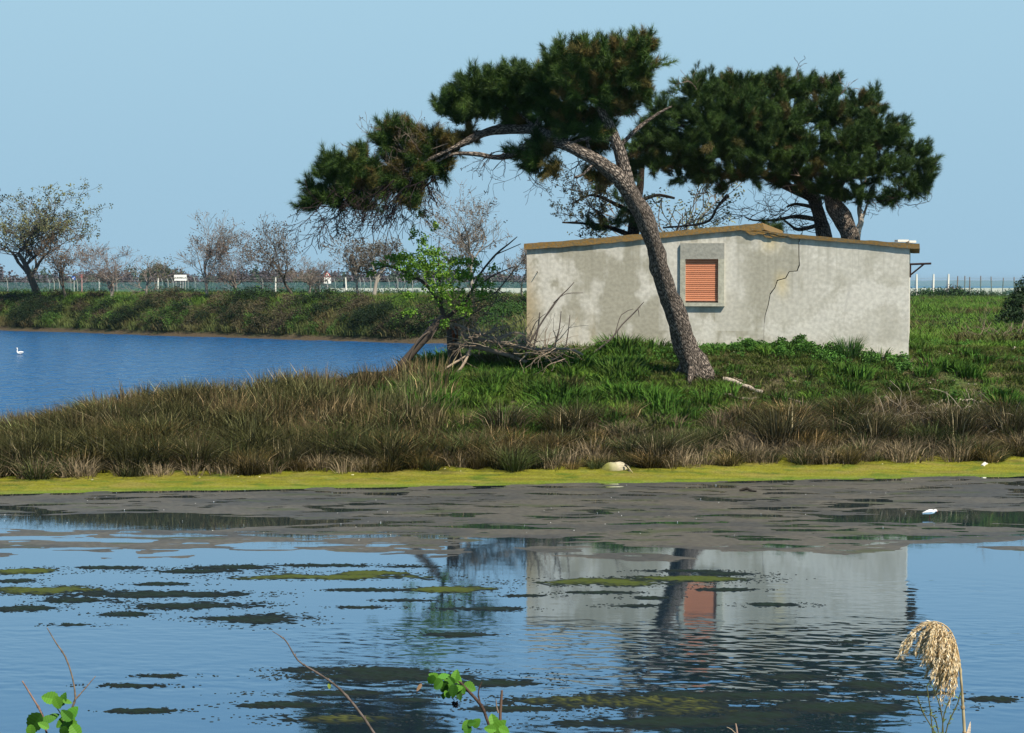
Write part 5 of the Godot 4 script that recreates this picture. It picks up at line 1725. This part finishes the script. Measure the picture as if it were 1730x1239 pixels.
		ts[3].append(Transform3D(basis_up(Vector3(R(-0.3, 0.3), 1, R(-0.3, 0.3)), R(0.6, 1.2)), p))
		cs[3].append(Color(0.062, 0.15, 0.025) * R(0.6, 1.6))
	for i in 1300:
		var x := R(-3.9, 20)
		var d := shore(x) + R(5.5, 13.0)
		if na.get_noise_2d(x * 16.0 + 30.0, d * 16.0) < 0.1:
			continue
		ts[3].append(Transform3D(basis_up(Vector3(R(-0.3, 0.3), 1, R(-0.3, 0.3)), R(0.5, 1.0)), Vector3(x, H(x, d) + R(0.02, 0.22), -d)))
		cs[3].append(Color(0.055, 0.15, 0.022) * R(0.6, 1.5))
	for i in 420:
		var x := R(-17, -3.0)
		var t := R(2.4, 9.0)
		var q := na.get_noise_2d(x * 13.0, t * 16.0)
		if q > -0.02:
			put.call(0, x, shore(x) + t, R(0.7, 1.25), Color(0.55, 0.6, 0.45) * R(0.6, 1.2))
		elif q < -0.12 and t > 4.6:
			put.call(2, x, shore(x) + t, R(1.2, 2.2), Color(0.07, 0.135, 0.025) * R(0.7, 1.3))
	many("rush_bed", kinds[0], M.blade, ts[0], cs[0], null, Vector3.ZERO, "dense dark rushes along the near side of the bank", "rushes")
	many("dead_rushes", kinds[4], M.blade, ts[4], cs[4], null, Vector3.ZERO, "flattened straw-coloured dead rushes at the feet of the rush bed", "dead rushes")
	many("tan_reeds", kinds[1], M.blade, ts[1], cs[1], null, Vector3.ZERO, "tan and reddish reeds covering the low left-hand spit", "reeds")
	many("knoll_grass", kinds[2], M.blade, ts[2], cs[2], null, Vector3.ZERO, "lush green grass on the knoll around pine and hut", "grass")
	many("short_turf", kinds[5], M.blade, ts[5], cs[5], null, Vector3.ZERO, "short thin turf on the right-hand slope below the hut", "turf")
	many("leafy_herbs", kinds[3], M.leaf, ts[3], cs[3], null, Vector3.ZERO, "small leafy green weeds at the hut wall foot and on the knoll", "weeds")
	# tussocks that stand out singly
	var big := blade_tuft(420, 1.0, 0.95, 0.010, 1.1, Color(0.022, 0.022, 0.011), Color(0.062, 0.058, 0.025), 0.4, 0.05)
	var stalks := blade_tuft(90, 0.8, 1.0, 0.009, 1.25, Color(0.17, 0.13, 0.085), Color(0.14, 0.11, 0.065), 0.4)
	var singles := [[1315, 760, 49.2, 1.35, "largest dark rush tussock, right of centre on the bank"], [205, 745, 49.0, 1.25, "broad dark tussock in the middle of the left spit"], [1480, 755, 49.2, 1.15, "dark tussock with straw skirt below the hut's right half"], [1620, 748, 49.4, 1.2, "dark tussock towards the right edge of the bank"],
		[1710, 745, 49.8, 1.15, "dark tussock at the right edge of the bank"], [1112, 785, 47.9, 1.0, "spiky grey-brown tussock just right of the mossy log"], [690, 735, 49.5, 1.15, "dark tussock below the small green tree"], [850, 740, 49.4, 1.1, "dark tussock midway between small tree and leaning pine"], [560, 745, 49.2, 1.05, "dark tussock in front of the lagoon's right end"],
		[40, 800, 45.8, 1.0, "rounded tussock at the left edge by the algae"], [325, 795, 46.3, 0.95, "grey-brown tussock on the left third of the waterline"], [480, 795, 46.4, 0.9, "green-brown tussock at the left-centre waterline"], [975, 735, 49.6, 1.05, "tall straw-tipped tussock left of the mossy log"]]
	var k_i := 0
	for s in singles:
		var p := on_ground(s[0], depth_on_ground(s[0], s[1], s[2]))
		var o := thing("rush_tussock", s[4], "rush tussock", p, "rush tussocks standing out on the bank")
		part("green_stems", big, M.blade, o)
		part("dead_stems", stalks, M.blade, o)
		o.rotation.y = R(0, TAU)
		o.scale = Vector3(s[3] * 0.95, s[3], s[3] * 0.95)
		k_i += 1
	for s in [[1436, 607, 53.0, 0.8, "upright green grass tuft in front of the hut's right half"]]:
		var p := on_ground(s[0], depth_on_ground(s[0], s[1], s[2]))
		var tuft := blade_tuft(260, 1.0, 0.8, 0.012, 0.9, Color(0.035, 0.085, 0.018), Color(0.05, 0.115, 0.025), 0.45)
		var o := solo("grass_tuft", tuft, M.blade, s[4], "grass tuft", p)
		o.scale = Vector3.ONE * s[3]

func stick(called: String, label: String, pts: Array, col: Color) -> void:
	if pts[0][2] > 44.5:
		pts = pts.map(func(e): return [e[0], e[1], depth_on_ground(e[0], e[1], e[2]), e[3] * 1.25])
	var base := at(pts[0][0], pts[0][1], pts[0][2])
	var mb := MB.new()
	var q := path_of(pts)
	for i in q[0].size():
		var p: Vector3 = q[0][i]
		var g := H(p.x, -p.z)
		if p.y < g + q[1][i] * 0.6 or called == "driftwood":
			p.y = maxf(g, 0.0) + q[1][i] * 0.8 + 0.02 * (i % 3)
		q[0][i] = p
	mb.tube(q[0], q[1], 8, col, 0.35, nb)
	solo(called, mb.mesh(base), M.twig, label, "driftwood", base)

func build_litter() -> void:
	var pale := Color(0.42, 0.36, 0.30)
	stick("driftwood", "split grey log lying on the slope right of the leaning pine", [[1222, 645, 51.0, 7], [1250, 655, 50.6, 8], [1288, 668, 50.0, 5]], pale)
	stick("driftwood", "thin dark branch just below the split log", [[1200, 660, 50.2, 3], [1235, 672, 49.9, 4], [1290, 676, 49.7, 2.5]], Color(0.2, 0.17, 0.14))
	stick("driftwood", "short grey plank beside the split log", [[1240, 643, 51.2, 5], [1262, 652, 51.0, 4]], Color(0.28, 0.23, 0.19))
	stick("driftwood", "long crooked pale branch behind the right-hand tussocks", [[1540, 700, 50.0, 3], [1575, 690, 50.3, 4], [1610, 680, 50.5, 5], [1650, 682, 50.5, 4], [1700, 680, 50.5, 3]], pale)
	stick("driftwood", "forked pale branch above the dark tussock below the hut's right half", [[1480, 672, 50.8, 3], [1500, 678, 50.5, 4], [1520, 700, 50.0, 3]], pale)
	stick("driftwood", "dark bent stick between the largest tussock and its right neighbour", [[1290, 675, 49.9, 2.5], [1340, 680, 49.8, 4], [1385, 700, 49.6, 3], [1410, 712, 49.4, 2]], Color(0.14, 0.12, 0.10))
	stick("driftwood", "curved pale stick lying on the grass at the hut's right corner", [[1547, 562, 60.0, 4], [1556, 570, 59.6, 5], [1570, 575, 59.3, 3]], Color(0.5, 0.45, 0.40))
	stick("driftwood", "straight white stick in front of the meadow bush", [[1640, 576, 59.0, 4], [1660, 574, 59.0, 5], [1676, 572, 59.0, 5]], Color(0.6, 0.56, 0.5))
	stick("driftwood", "small pale stick at the right edge of the meadow", [[1712, 592, 57.0, 3], [1728, 590, 57.0, 3]], Color(0.5, 0.45, 0.36))
	stick("driftwood", "small dark stick lying on the grey mudflat right of centre", [[1250, 832, 42.2, 4], [1262, 832, 42.2, 5], [1278, 834, 42.0, 2]], Color(0.03, 0.025, 0.02))
	stick("driftwood", "whitish scrap of wood on the right end of the algae", [[1660, 791, 47.0, 5], [1664, 789, 47.2, 5], [1668, 787, 47.3, 3]], Color(0.65, 0.6, 0.5))
	# brush pile by the meadow bush
	var base := on_ground(1690, 59.5)
	var mb := MB.new()
	var tips := []
	for i in 34:
		grow(mb, on_ground(R(1650, 1725), 59.5 + R(-0.8, 0.8)) + Vector3(0, R(0.0, 0.25), 0), Vector3(R(-1, 1), R(0.0, 0.7), R(-0.6, 0.6)), R(0.4, 0.9), 0.014, 1, 2, tips, {"col": Color(0.20, 0.16, 0.12) * R(0.5, 1.2), "wiggle": 0.3, "kids": 3, "thin": 0.006, "lift": 0.0})
	solo("brush_pile", mb.mesh(base), M.twig, "heap of dead brushwood under the meadow bush at the right edge", "brush pile", base)
	# brushwood behind the right-hand tussocks
	base = on_ground(1560, 50.2)
	mb = MB.new()
	for i in 40:
		grow(mb, on_ground(R(1450, 1720), 50.0 + R(-0.6, 0.8)) + Vector3(0, R(0.0, 0.2), 0), Vector3(R(-1, 1), R(0.0, 0.6), R(-0.5, 0.5)), R(0.4, 0.9), 0.013, 1, 2, tips, {"col": Color(0.34, 0.29, 0.23) * R(0.5, 1.2), "wiggle": 0.3, "kids": 2, "thin": 0.006, "lift": 0.0})
	solo("dead_brushwood", mb.mesh(base), M.twig, "strewn pale dead twigs behind the right-hand tussocks", "dead branches", base).set_meta("kind", "stuff")
	# mossy log with a hooked branch on the algae
	base = on_ground(1043, 45.9)
	var log_thing := thing("mossy_log", "pale lump of driftwood half covered in yellow algae on the shore", "log", base)
	mb = MB.new()
	var pts := []
	var rad := []
	var cols := []
	for i in 15:
		var f := i / 14.0
		pts.append(at(lerpf(1016, 1063, f), 800 - 8.0 * sin(PI * pow(f, 0.8)), 45.9 - 0.12 * sin(f * 5.0)))
		rad.append(0.03 + 0.11 * pow(sin(PI * clampf(f, 0.04, 0.97)), 0.6))
		cols.append(Color(0.22, 0.22, 0.06).lerp(Color(0.52, 0.47, 0.34), sm(0.3, 0.45, f + 0.1 * nb.get_noise_2d(i * 30.0, 1.0))))
	mb.tube(pts, rad, 18, Color.WHITE, 1.5, nc, cols)
	part("trunk", mb.mesh(base), M.concrete, log_thing)
	mb = MB.new()
	limb(mb, [[1056, 786, 45.7, 4], [1062, 790, 45.6, 5], [1064, 800, 45.5, 5], [1060, 808, 45.3, 2]], Color(0.09, 0.075, 0.055), 7, 0.3)
	limb(mb, [[1060, 788, 45.3, 2], [1068, 798, 45.3, 2], [1074, 803, 45.7, 1]], Color(0.4, 0.36, 0.2), 5, 0.2)
	part("hooked_branch", mb.mesh(base), M.twig, log_thing)
	# pebbles, shells and foam flecks
	var ts := []
	var cs := []
	var sp := SphereMesh.new()
	sp.radius = 0.5
	sp.height = 1.0
	sp.radial_segments = 7
	sp.rings = 4
	for i in 90:
		var x := R(-13, 14)
		var d := R(34.0, 43.4 + 0.16 * x)
		ts.append(Transform3D(Basis().scaled(Vector3.ONE * R(0.008, 0.018)), Vector3(x, 0.012, -d)))
		cs.append(gray(0.7))
	for i in 160:
		var x := R(5.0, 14.0)
		var d := shore(x) + R(4.5, 9.5)
		ts.append(Transform3D(Basis().scaled(Vector3(R(0.04, 0.14), R(0.03, 0.06), R(0.04, 0.12))), Vector3(x, H(x, d) + 0.02, -d)))
		cs.append(Color(0.5, 0.44, 0.36) * R(0.5, 1.2))
	for i in 60:
		var x := R(-13, 14)
		var d := shore(x) + R(1.6, 2.9)
		ts.append(Transform3D(Basis().scaled(Vector3(R(0.03, 0.09), R(0.02, 0.05), R(0.03, 0.07))), Vector3(x, H(x, d) + 0.05, -d)))
		cs.append(Color(0.5, 0.48, 0.3) * R(0.4, 1.2))
	many("pebbles", sp, M.plain, ts, cs, null, Vector3.ZERO, "small pale pebbles and flecks strewn on shore, slope and mudflat", "pebbles")

func build_birds() -> void:
	# gull wading on the mudflat
	var d := EYE * FOCAL / (877.0 - 480.0)
	var p := at(1572, 877, d)
	p.y = 0.012
	var o := thing("gull", "white and grey gull wading on the mudflat at the right, facing right", "gull", p)
	var white := Color(0.82, 0.82, 0.82)
	var mb := MB.new()
	mb.tube([Vector3(-0.165, 0.075, 0), Vector3(-0.13, 0.088, 0), Vector3(-0.08, 0.105, 0), Vector3(-0.02, 0.118, 0), Vector3(0.04, 0.122, 0), Vector3(0.075, 0.125, 0), Vector3(0.095, 0.142, 0), Vector3(0.112, 0.146, 0), Vector3(0.13, 0.138, 0), Vector3(0.142, 0.128, 0), Vector3(0.165, 0.112, 0)],
		[0.008, 0.02, 0.038, 0.05, 0.048, 0.036, 0.029, 0.029, 0.022, 0.008, 0.003], 12, white, 0.0, null, [white, white, white, white, white, white, white, Color(0.7, 0.7, 0.7), white, Color(0.35, 0.1, 0.08), Color(0.2, 0.06, 0.05)])
	part("body", mb.mesh(), M.plain, o)
	for s in [-1.0, 1.0]:
		mb = MB.new()
		mb.tube([Vector3(0.045, 0.128, s * 0.04), Vector3(0.0, 0.130, s * 0.049), Vector3(-0.07, 0.116, s * 0.040), Vector3(-0.15, 0.098, s * 0.012), Vector3(-0.185, 0.092, s * 0.004)], [0.012, 0.026, 0.024, 0.010, 0.003], 8, Color(0.55, 0.56, 0.58), 0.0, null, [Color(0.62, 0.63, 0.65), Color(0.6, 0.61, 0.63), Color(0.6, 0.61, 0.63), Color(0.5, 0.5, 0.52), Color(0.03, 0.03, 0.03)])
		part("wing", mb.mesh(), M.plain, o)
		mb = MB.new()
		mb.tube([Vector3(-0.01, 0.08, s * 0.018), Vector3(-0.014, 0.04, s * 0.018), Vector3(-0.008, -0.01, s * 0.018)], [0.006, 0.0045, 0.0045], 5, Color(0.10, 0.03, 0.025))
		part("leg", mb.mesh(), M.plain, o)
		mb = MB.new()
		mb.box(Transform3D(Basis(), Vector3(0.112, 0.15, s * 0.0275)), Vector3(0.01, 0.01, 0.004), Color(0.03, 0.03, 0.03))
		part("eye", mb.mesh(), M.plain, o)
	# long-necked white bird far out on the lagoon
	d = EYE * FOCAL / (599.0 - 480.0)
	p = at(33, 599, d)
	p.y = 0.0
	o = thing("white_waterbird", "long-necked white bird swimming on the lagoon at the far left", "water bird", p)
	mb = MB.new()
	mb.tube([Vector3(0.26, 0.14, 0), Vector3(0.18, 0.12, 0), Vector3(0.06, 0.10, 0), Vector3(-0.06, 0.10, 0), Vector3(-0.14, 0.13, 0), Vector3(-0.19, 0.22, 0), Vector3(-0.165, 0.32, 0), Vector3(-0.15, 0.40, 0), Vector3(-0.17, 0.445, 0), Vector3(-0.205, 0.445, 0), Vector3(-0.235, 0.43, 0), Vector3(-0.26, 0.41, 0)],
		[0.01, 0.07, 0.115, 0.115, 0.07, 0.032, 0.026, 0.024, 0.032, 0.03, 0.013, 0.004], 12, white, 0.0, null, [white, white, white, white, white, white, white, white, white, white, Color(0.5, 0.2, 0.05), Color(0.1, 0.05, 0.03)])
	part("body", mb.mesh(), M.plain, o)
	for s in [-1.0, 1.0]:
		mb = MB.new()
		mb.tube([Vector3(-0.08, 0.15, s * 0.07), Vector3(0.05, 0.17, s * 0.09), Vector3(0.18, 0.17, s * 0.06), Vector3(0.27, 0.18, s * 0.02)], [0.03, 0.055, 0.04, 0.006], 8, Color(0.8, 0.8, 0.8))
		part("wing", mb.mesh(), M.plain, o)

func fg_limb(o: Node3D, called: String, pts: Array, col: Color, base: Vector3) -> void:      # a cane with swollen nodes and mottled bark
	var mb := MB.new()
	var q := path_of(pts)
	var p: Array = []
	var rad: Array = []
	var cols: Array = []
	for i in q[0].size() - 1:
		for k in 4:
			p.append((q[0][i] as Vector3).lerp(q[0][i + 1], k / 4.0))
			var swell := 1.0 + (0.45 if (i * 4 + k) % 23 == 5 else 0.0) + R(-0.08, 0.08)
			rad.append(lerpf(q[1][i], q[1][i + 1], k / 4.0) * swell * 0.82)
			cols.append(col * R(0.45, 0.95))
	p.append(q[0][-1])
	rad.append(q[1][-1])
	cols.append(col)
	mb.tube(p, rad, 8, col, 0.3, nb, cols)
	part(called, mb.mesh(base), M.twig, o)

func fg_leaf(o: Node3D, px: float, py: float, d: float, ang: float, len_px: float, wid: float, tilt: float, col: Color, base: Vector3) -> void:
	var mb := MB.new()
	var k := d / FOCAL
	var t := Vector3(cos(ang), sin(ang), R(-0.35, 0.5)).normalized()
	var up := Vector3(R(-0.3, 0.3), tilt, 1.0).normalized()
	var l := len_px * k
	leaf_shape(mb, at(px, py, d) - t * l * 0.5, t, up, l, l * wid, col, 6.0)
	part("leaf", mb.mesh(base), M.leaf, o)

func build_foreground() -> void:
	var g0 := Color(0.078, 0.20, 0.022)
	var g1 := Color(0.045, 0.14, 0.016)
	var stem := Color(0.22, 0.17, 0.13)
	# bramble at the lower left
	var d := 7.8
	var base := on_ground(100, d)
	var o := thing("bramble_shoot", "bramble with bright green leaves and two bare canes at the lower left corner", "bramble", base)
	fg_limb(o, "cane", [[118, 1420, d, 6], [112, 1300, d, 5], [80, 1245, d, 4.5], [72, 1210, d, 4.2], [55, 1180, d, 3.6], [37, 1151, d, 2.6]], Color(0.26, 0.17, 0.14), base)
	fg_limb(o, "cane", [[120, 1420, d + 0.1, 6], [122, 1300, d + 0.1, 5], [118, 1240, d + 0.1, 4.4], [122, 1196, d + 0.1, 4.2], [127, 1180, d + 0.1, 4], [122, 1145, d + 0.1, 3], [110, 1110, d + 0.1, 3.4], [95, 1088, d + 0.1, 2.6], [79, 1061, d + 0.1, 1.6]], stem, base)
	fg_limb(o, "cane", [[127, 1182, d + 0.1, 3.4], [138, 1170, d + 0.1, 2.4], [150, 1156, d + 0.1, 2.2], [161, 1143, d + 0.1, 1.2]], Color(0.34, 0.24, 0.18), base)
	fg_limb(o, "cane", [[114, 1240, d, 3], [103, 1208, d, 2.4], [92, 1192, d, 2]], Color(0.2, 0.26, 0.1), base)
	for z in [[84, 1180, 2.9, 32, 0.75, 0.8, g0], [97, 1188, -1.2, 26, 0.7, 0.6, g0], [106, 1182, 1.2, 26, 0.55, 0.4, g1], [113, 1186, -0.2, 18, 0.5, 0.8, g0], [122, 1205, 0.9, 28, 0.7, 0.5, g1 * 1.6], [112, 1209, 2.3, 26, 0.7, 0.4, g1], [118, 1228, -1.3, 34, 0.75, 0.9, g0], [104, 1222, -2.6, 26, 0.7, 0.7, g0], [82, 1216, 0.3, 26, 0.6, 0.5, g1], [90, 1212, 0.5, 22, 0.6, 0.4, g1],
			[73, 1226, 2.6, 22, 0.6, 0.8, g0], [58, 1222, -2.2, 44, 0.7, 0.2, g1 * 0.6], [52, 1236, -1.6, 24, 0.7, 0.5, g0], [128, 1236, -0.8, 30, 0.7, 0.8, g0], [108, 1238, -1.9, 26, 0.7, 0.6, g1]]:
		fg_leaf(o, z[0], z[1], d - 0.05 + R(-0.06, 0.06), z[2], z[3], z[4], z[5], z[6], base)
	# bare thorny cane
	d = 8.2
	base = on_ground(640, d)
	o = thing("bare_cane", "long bare thorny cane slanting up left in the near foreground", "cane", base)
	fg_limb(o, "cane", [[700, 1420, d, 7], [655, 1290, d, 6], [632, 1240, d, 5.5], [600, 1194, d, 5], [572, 1163, d, 4.4], [545, 1143, d, 4], [520, 1128, d, 3.6], [503, 1116, d, 3.2], [490, 1095, d, 2.6], [480, 1080, d, 2.4], [460, 1067, d, 1.2]], Color(0.15, 0.125, 0.115), base)
	var mb := MB.new()
	for z in [[616, 1214, 3.0], [590, 1184, -2], [575, 1168, 3], [556, 1150, -2.5], [534, 1138, 2.5], [512, 1124, -2], [498, 1108, 2.5], [486, 1088, -2.2], [478, 1080, 2.2]]:
		var p := at(z[0], z[1], d)
		mb.tube([p, p + Vector3(z[2] * 0.5, absf(z[2]), 0) * d / FOCAL * 1.6], [1.5 * d / FOCAL, 0.0005], 4, Color(0.22, 0.15, 0.12))
	part("thorns", mb.mesh(base), M.twig, o)
	fg_leaf(o, 556, 1160, d, -1.4, 10, 0.6, 0.5, Color(0.16, 0.22, 0.04), base)
	# leafy bramble in the middle
	d = 7.6
	base = on_ground(850, d)
	o = thing("leafy_spray", "arching bramble spray with shiny round green leaves at the bottom centre", "bramble", base)
	var dk := Color(0.09, 0.06, 0.05)
	fg_limb(o, "cane", [[880, 1420, d, 8], [850, 1290, d, 7], [826, 1226, d, 6], [817, 1200, d, 6.5], [808, 1186, d, 7], [795, 1172, d, 6], [784, 1160, d, 5], [772, 1150, d, 4], [745, 1145, d, 3]], dk, base)
	fg_limb(o, "cane", [[811, 1186, d, 3.4], [808, 1174, d, 3], [810, 1162, d, 3], [814, 1153, d, 2.2]], dk, base)
	fg_limb(o, "cane", [[786, 1172, d, 3], [778, 1176, d, 2.4], [771, 1182, d, 2]], dk, base)
	fg_limb(o, "cane", [[760, 1165, d, 2], [764, 1180, d, 1.6], [768, 1184, d, 1.6]], dk, base)
	for z in [[733, 1145, 2.4, 20, 0.8, 0.6, g0], [729, 1149, -2.0, 18, 0.8, 0.3, g1], [740, 1157, -2.4, 22, 0.85, 0.9, g0 * 1.15], [750, 1143, 0.2, 20, 0.5, 0.5, g1 * 1.5], [757, 1156, -1.7, 20, 0.8, 0.8, g0], [770, 1143, 1.4, 22, 0.7, 0.6, g0], [775, 1150, -0.7, 16, 0.8, 0.8, g0 * 1.2], [762, 1150, 2.2, 16, 0.7, 0.3, g1], [750, 1163, -2.0, 18, 0.8, 0.2, g1 * 0.6], [766, 1168, -1.7, 22, 0.7, 0.2, g1 * 0.6],
			[773, 1164, 0.3, 18, 0.7, 0.8, g0], [781, 1166, -1.0, 16, 0.7, 0.3, g1], [793, 1162, -0.3, 22, 0.85, 0.6, g0 * 0.8], [756, 1174, -0.9, 16, 0.7, 0.7, g0], [749, 1177, -1.6, 12, 0.6, 0.3, g1], [776, 1176, -1.3, 16, 0.6, 0.2, g1 * 0.5], [708, 1162, -2.2, 14, 0.4, 0.4, Color(0.2, 0.13, 0.08)],
			[788, 1226, -2.4, 20, 0.7, 0.7, g0], [797, 1222, 0.3, 16, 0.7, 0.4, g1], [805, 1222, 0.9, 18, 0.8, 0.7, g0], [790, 1234, -1.6, 20, 0.7, 0.3, g1], [834, 1222, 1.8, 30, 0.7, 0.5, g0], [843, 1228, 0.8, 30, 0.6, 0.7, g0 * 1.1], [838, 1236, -1.8, 26, 0.8, 0.8, g0 * 1.1], [852, 1234, -0.4, 20, 0.7, 0.5, g0], [828, 1232, 3.0, 20, 0.7, 0.6, g0]]:
		fg_leaf(o, z[0], z[1], d - 0.03 + R(-0.05, 0.05), z[2], z[3] * 1.1, z[4], z[5], z[6], base)
	mb = MB.new()
	var fc := at(769, 1190, d)
	for i in 26:
		var u := ball()
		var s := Vector3(5.5, 7.0, 5.5) * d / FOCAL
		mb.tube([fc + u * s * 0.5, fc + u * s, fc + u * s * 1.02], [0.004, 0.004, 0.001], 5, Color(0.014, 0.010, 0.012))
	part("dried_fruit", mb.mesh(base), M.twig, o)
	base = on_ground(848, 7.9)
	mb = MB.new()
	limb(mb, [[852, 1420, 7.9, 8], [848, 1300, 7.9, 6.5], [845, 1220, 7.9, 5], [846, 1195, 7.9, 5], [848, 1167, 7.9, 3.6]], Color(0.13, 0.085, 0.065), 7, 0.3)
	limb(mb, [[842, 1205, 7.9, 3.5], [839, 1195, 7.9, 2.6], [838, 1182, 7.9, 1.5]], Color(0.2, 0.16, 0.13), 6, 0.2)
	solo("cut_stem", mb.mesh(base), M.twig, "short cut brown stem standing just right of the leafy bramble spray", "stem", base)
	base = on_ground(1243, 7.9)
	mb = MB.new()
	limb(mb, [[1250, 1420, 7.9, 5], [1247, 1300, 7.9, 4.5], [1246, 1245, 7.9, 4], [1243, 1223, 7.9, 2.4]], Color(0.34, 0.24, 0.19), 6, 0.2)
	limb(mb, [[1246, 1243, 7.9, 2], [1236, 1233, 7.9, 1.6], [1228, 1229, 7.9, 1]], Color(0.3, 0.24, 0.18), 6, 0.2)
	solo("twig_tip", mb.mesh(base), M.twig, "pinkish twig tip poking into the frame right of bottom centre", "twig", base)
	# reed with drooping plume
	d = 8.0
	var k := d / FOCAL
	base = on_ground(1632, d)
	o = thing("reed_plume", "dry golden reed with a feathery plume nodding left, at the lower right", "reed", base)
	fg_limb(o, "stalk", [[1644, 1440, d, 8], [1636, 1330, d, 7.6], [1630, 1240, d, 7.2], [1625, 1160, d, 6.4], [1621, 1115, d, 5]], Color(0.50, 0.42, 0.26), base)
	mb = MB.new()
	for z in [[1627, 1196], [1630, 1238]]:
		mb.tube([at(z[0], z[1], d) - Vector3(0, 0.004, 0), at(z[0], z[1], d) + Vector3(0, 0.004, 0)], [0.0105, 0.0105], 8, Color(0.3, 0.22, 0.13))
	part("stalk_joints", mb.mesh(base), M.twig, o)
	mb = MB.new()
	leaf_shape(mb, at(1633, 1250, d), Vector3(0.25, 1, 0.1).normalized(), Vector3(0.3, 0, 1), 0.085, 0.018, Color(0.6, 0.5, 0.4), 1.0)
	part("dry_leaf", mb.mesh(base), M.leaf, o)
	# plume: a bent rachis with drooping branchlets, each hung with spikelets
	var ra := path_of([[1621, 1118, d, 4], [1616, 1090, d, 3], [1606, 1066, d, 2.4], [1592, 1054, d, 2], [1577, 1050, d, 1.6]])
	mb = MB.new()
	mb.tube(ra[0], ra[1], 6, Color(0.48, 0.36, 0.2))
	var gold := [Color(0.52, 0.39, 0.21), Color(0.66, 0.54, 0.35), Color(0.40, 0.27, 0.13), Color(0.74, 0.66, 0.50)]
	var strands := []
	for i in 165:
		var f := rng.randf()
		var p: Vector3 = ra[0][int(f * (ra[0].size() - 1))]
		var l := R(50, 90) * k * lerpf(0.75, 0.95, f)
		var a := lerpf(-1.0, -2.2, f) + R(-0.35, 0.35)
		if f < 0.35:
			a = R(-2.75, -1.75)
			l = R(48, 80) * k
		strands.append([p, Vector3(-absf(cos(a)) * R(0.15, 0.75), sin(a) * 0.4 + 0.25, R(-0.35, 0.35)), l, 1.0])
	for i in 7:
		strands.append([at(1577, 1050, d) + ball() * 0.005, Vector3(-1.0, 0.08 + R(-0.12, 0.05), R(-0.15, 0.15)), R(66, 90) * k, 0.6])
	for s in strands:
		var p: Vector3 = s[0]
		var v: Vector3 = s[1].normalized()
		var n_s := 13
		var pts := [p]
		var rad := [0.0006]
		for i in n_s:
			v = (v + Vector3(-0.02, -0.17, 0) + ball() * 0.05).normalized()
			p += v * s[2] / n_s
			pts.append(p)
			rad.append(0.0005)
			for z in 7:
				var t := (v + ball() * 0.5).normalized()
				var q := p + ball() * 0.004
				var sd := t.cross(ball()).normalized()
				var l := R(0.013, 0.027)
				var c: Color = gold[rng.randi() % 4] * R(0.75, 1.2)
				mb.face(q, q + t * l * 0.45 + sd * 0.0019, q + t * l, c)
				mb.face(q, q + t * l * 0.45 - sd * 0.0019, q + t * l, c)
		mb.tube(pts, rad, 3, Color(0.5, 0.4, 0.22))
	part("plume", mb.mesh(base), M.leaf, o)
	# small-leaved green plant beside the reed
	d = 8.3
	base = on_ground(1590, d)
	o = thing("slender_herb", "slender small-leaved green plant under the reed plume", "herb", base)
	mb = MB.new()
	var lf := MB.new()
	for z in [[[1590, 1420], [1584, 1300], [1576, 1240], [1572, 1200], [1566, 1160]], [[1592, 1420], [1590, 1300], [1594, 1240], [1590, 1200], [1580, 1170], [1576, 1160]], [[1590, 1300], [1592, 1240], [1596, 1205], [1606, 1180], [1609, 1173]], [[1592, 1300], [1598, 1240], [1606, 1215], [1618, 1190], [1622, 1175]], [[1588, 1300], [1580, 1240], [1572, 1225], [1560, 1205], [1551, 1180]], [[1586, 1240], [1582, 1220], [1576, 1210], [1570, 1208]]]:
		var q := path_of(z.map(func(e): return [e[0], e[1], d, 2.2]))
		mb.tube(q[0], q[1], 5, Color(0.10, 0.10, 0.05))
		for i in q[0].size():
			for y in 2:
				if rng.randf() < 0.75:
					var t := Vector3(R(-1, 1), R(0.1, 0.9), R(-0.7, 0.7)).normalized()
					leaf_shape(lf, q[0][i] + ball() * 0.003, t, Vector3(0.1, 0.5, 1), R(0.012, 0.024), 0.006, Color(0.13, 0.19, 0.06) * R(0.6, 1.3), 1.0)
	part("stems", mb.mesh(base), M.twig, o).set_meta("kind", "stuff")
	part("leaves", lf.mesh(base), M.leaf, o).set_meta("kind", "stuff")
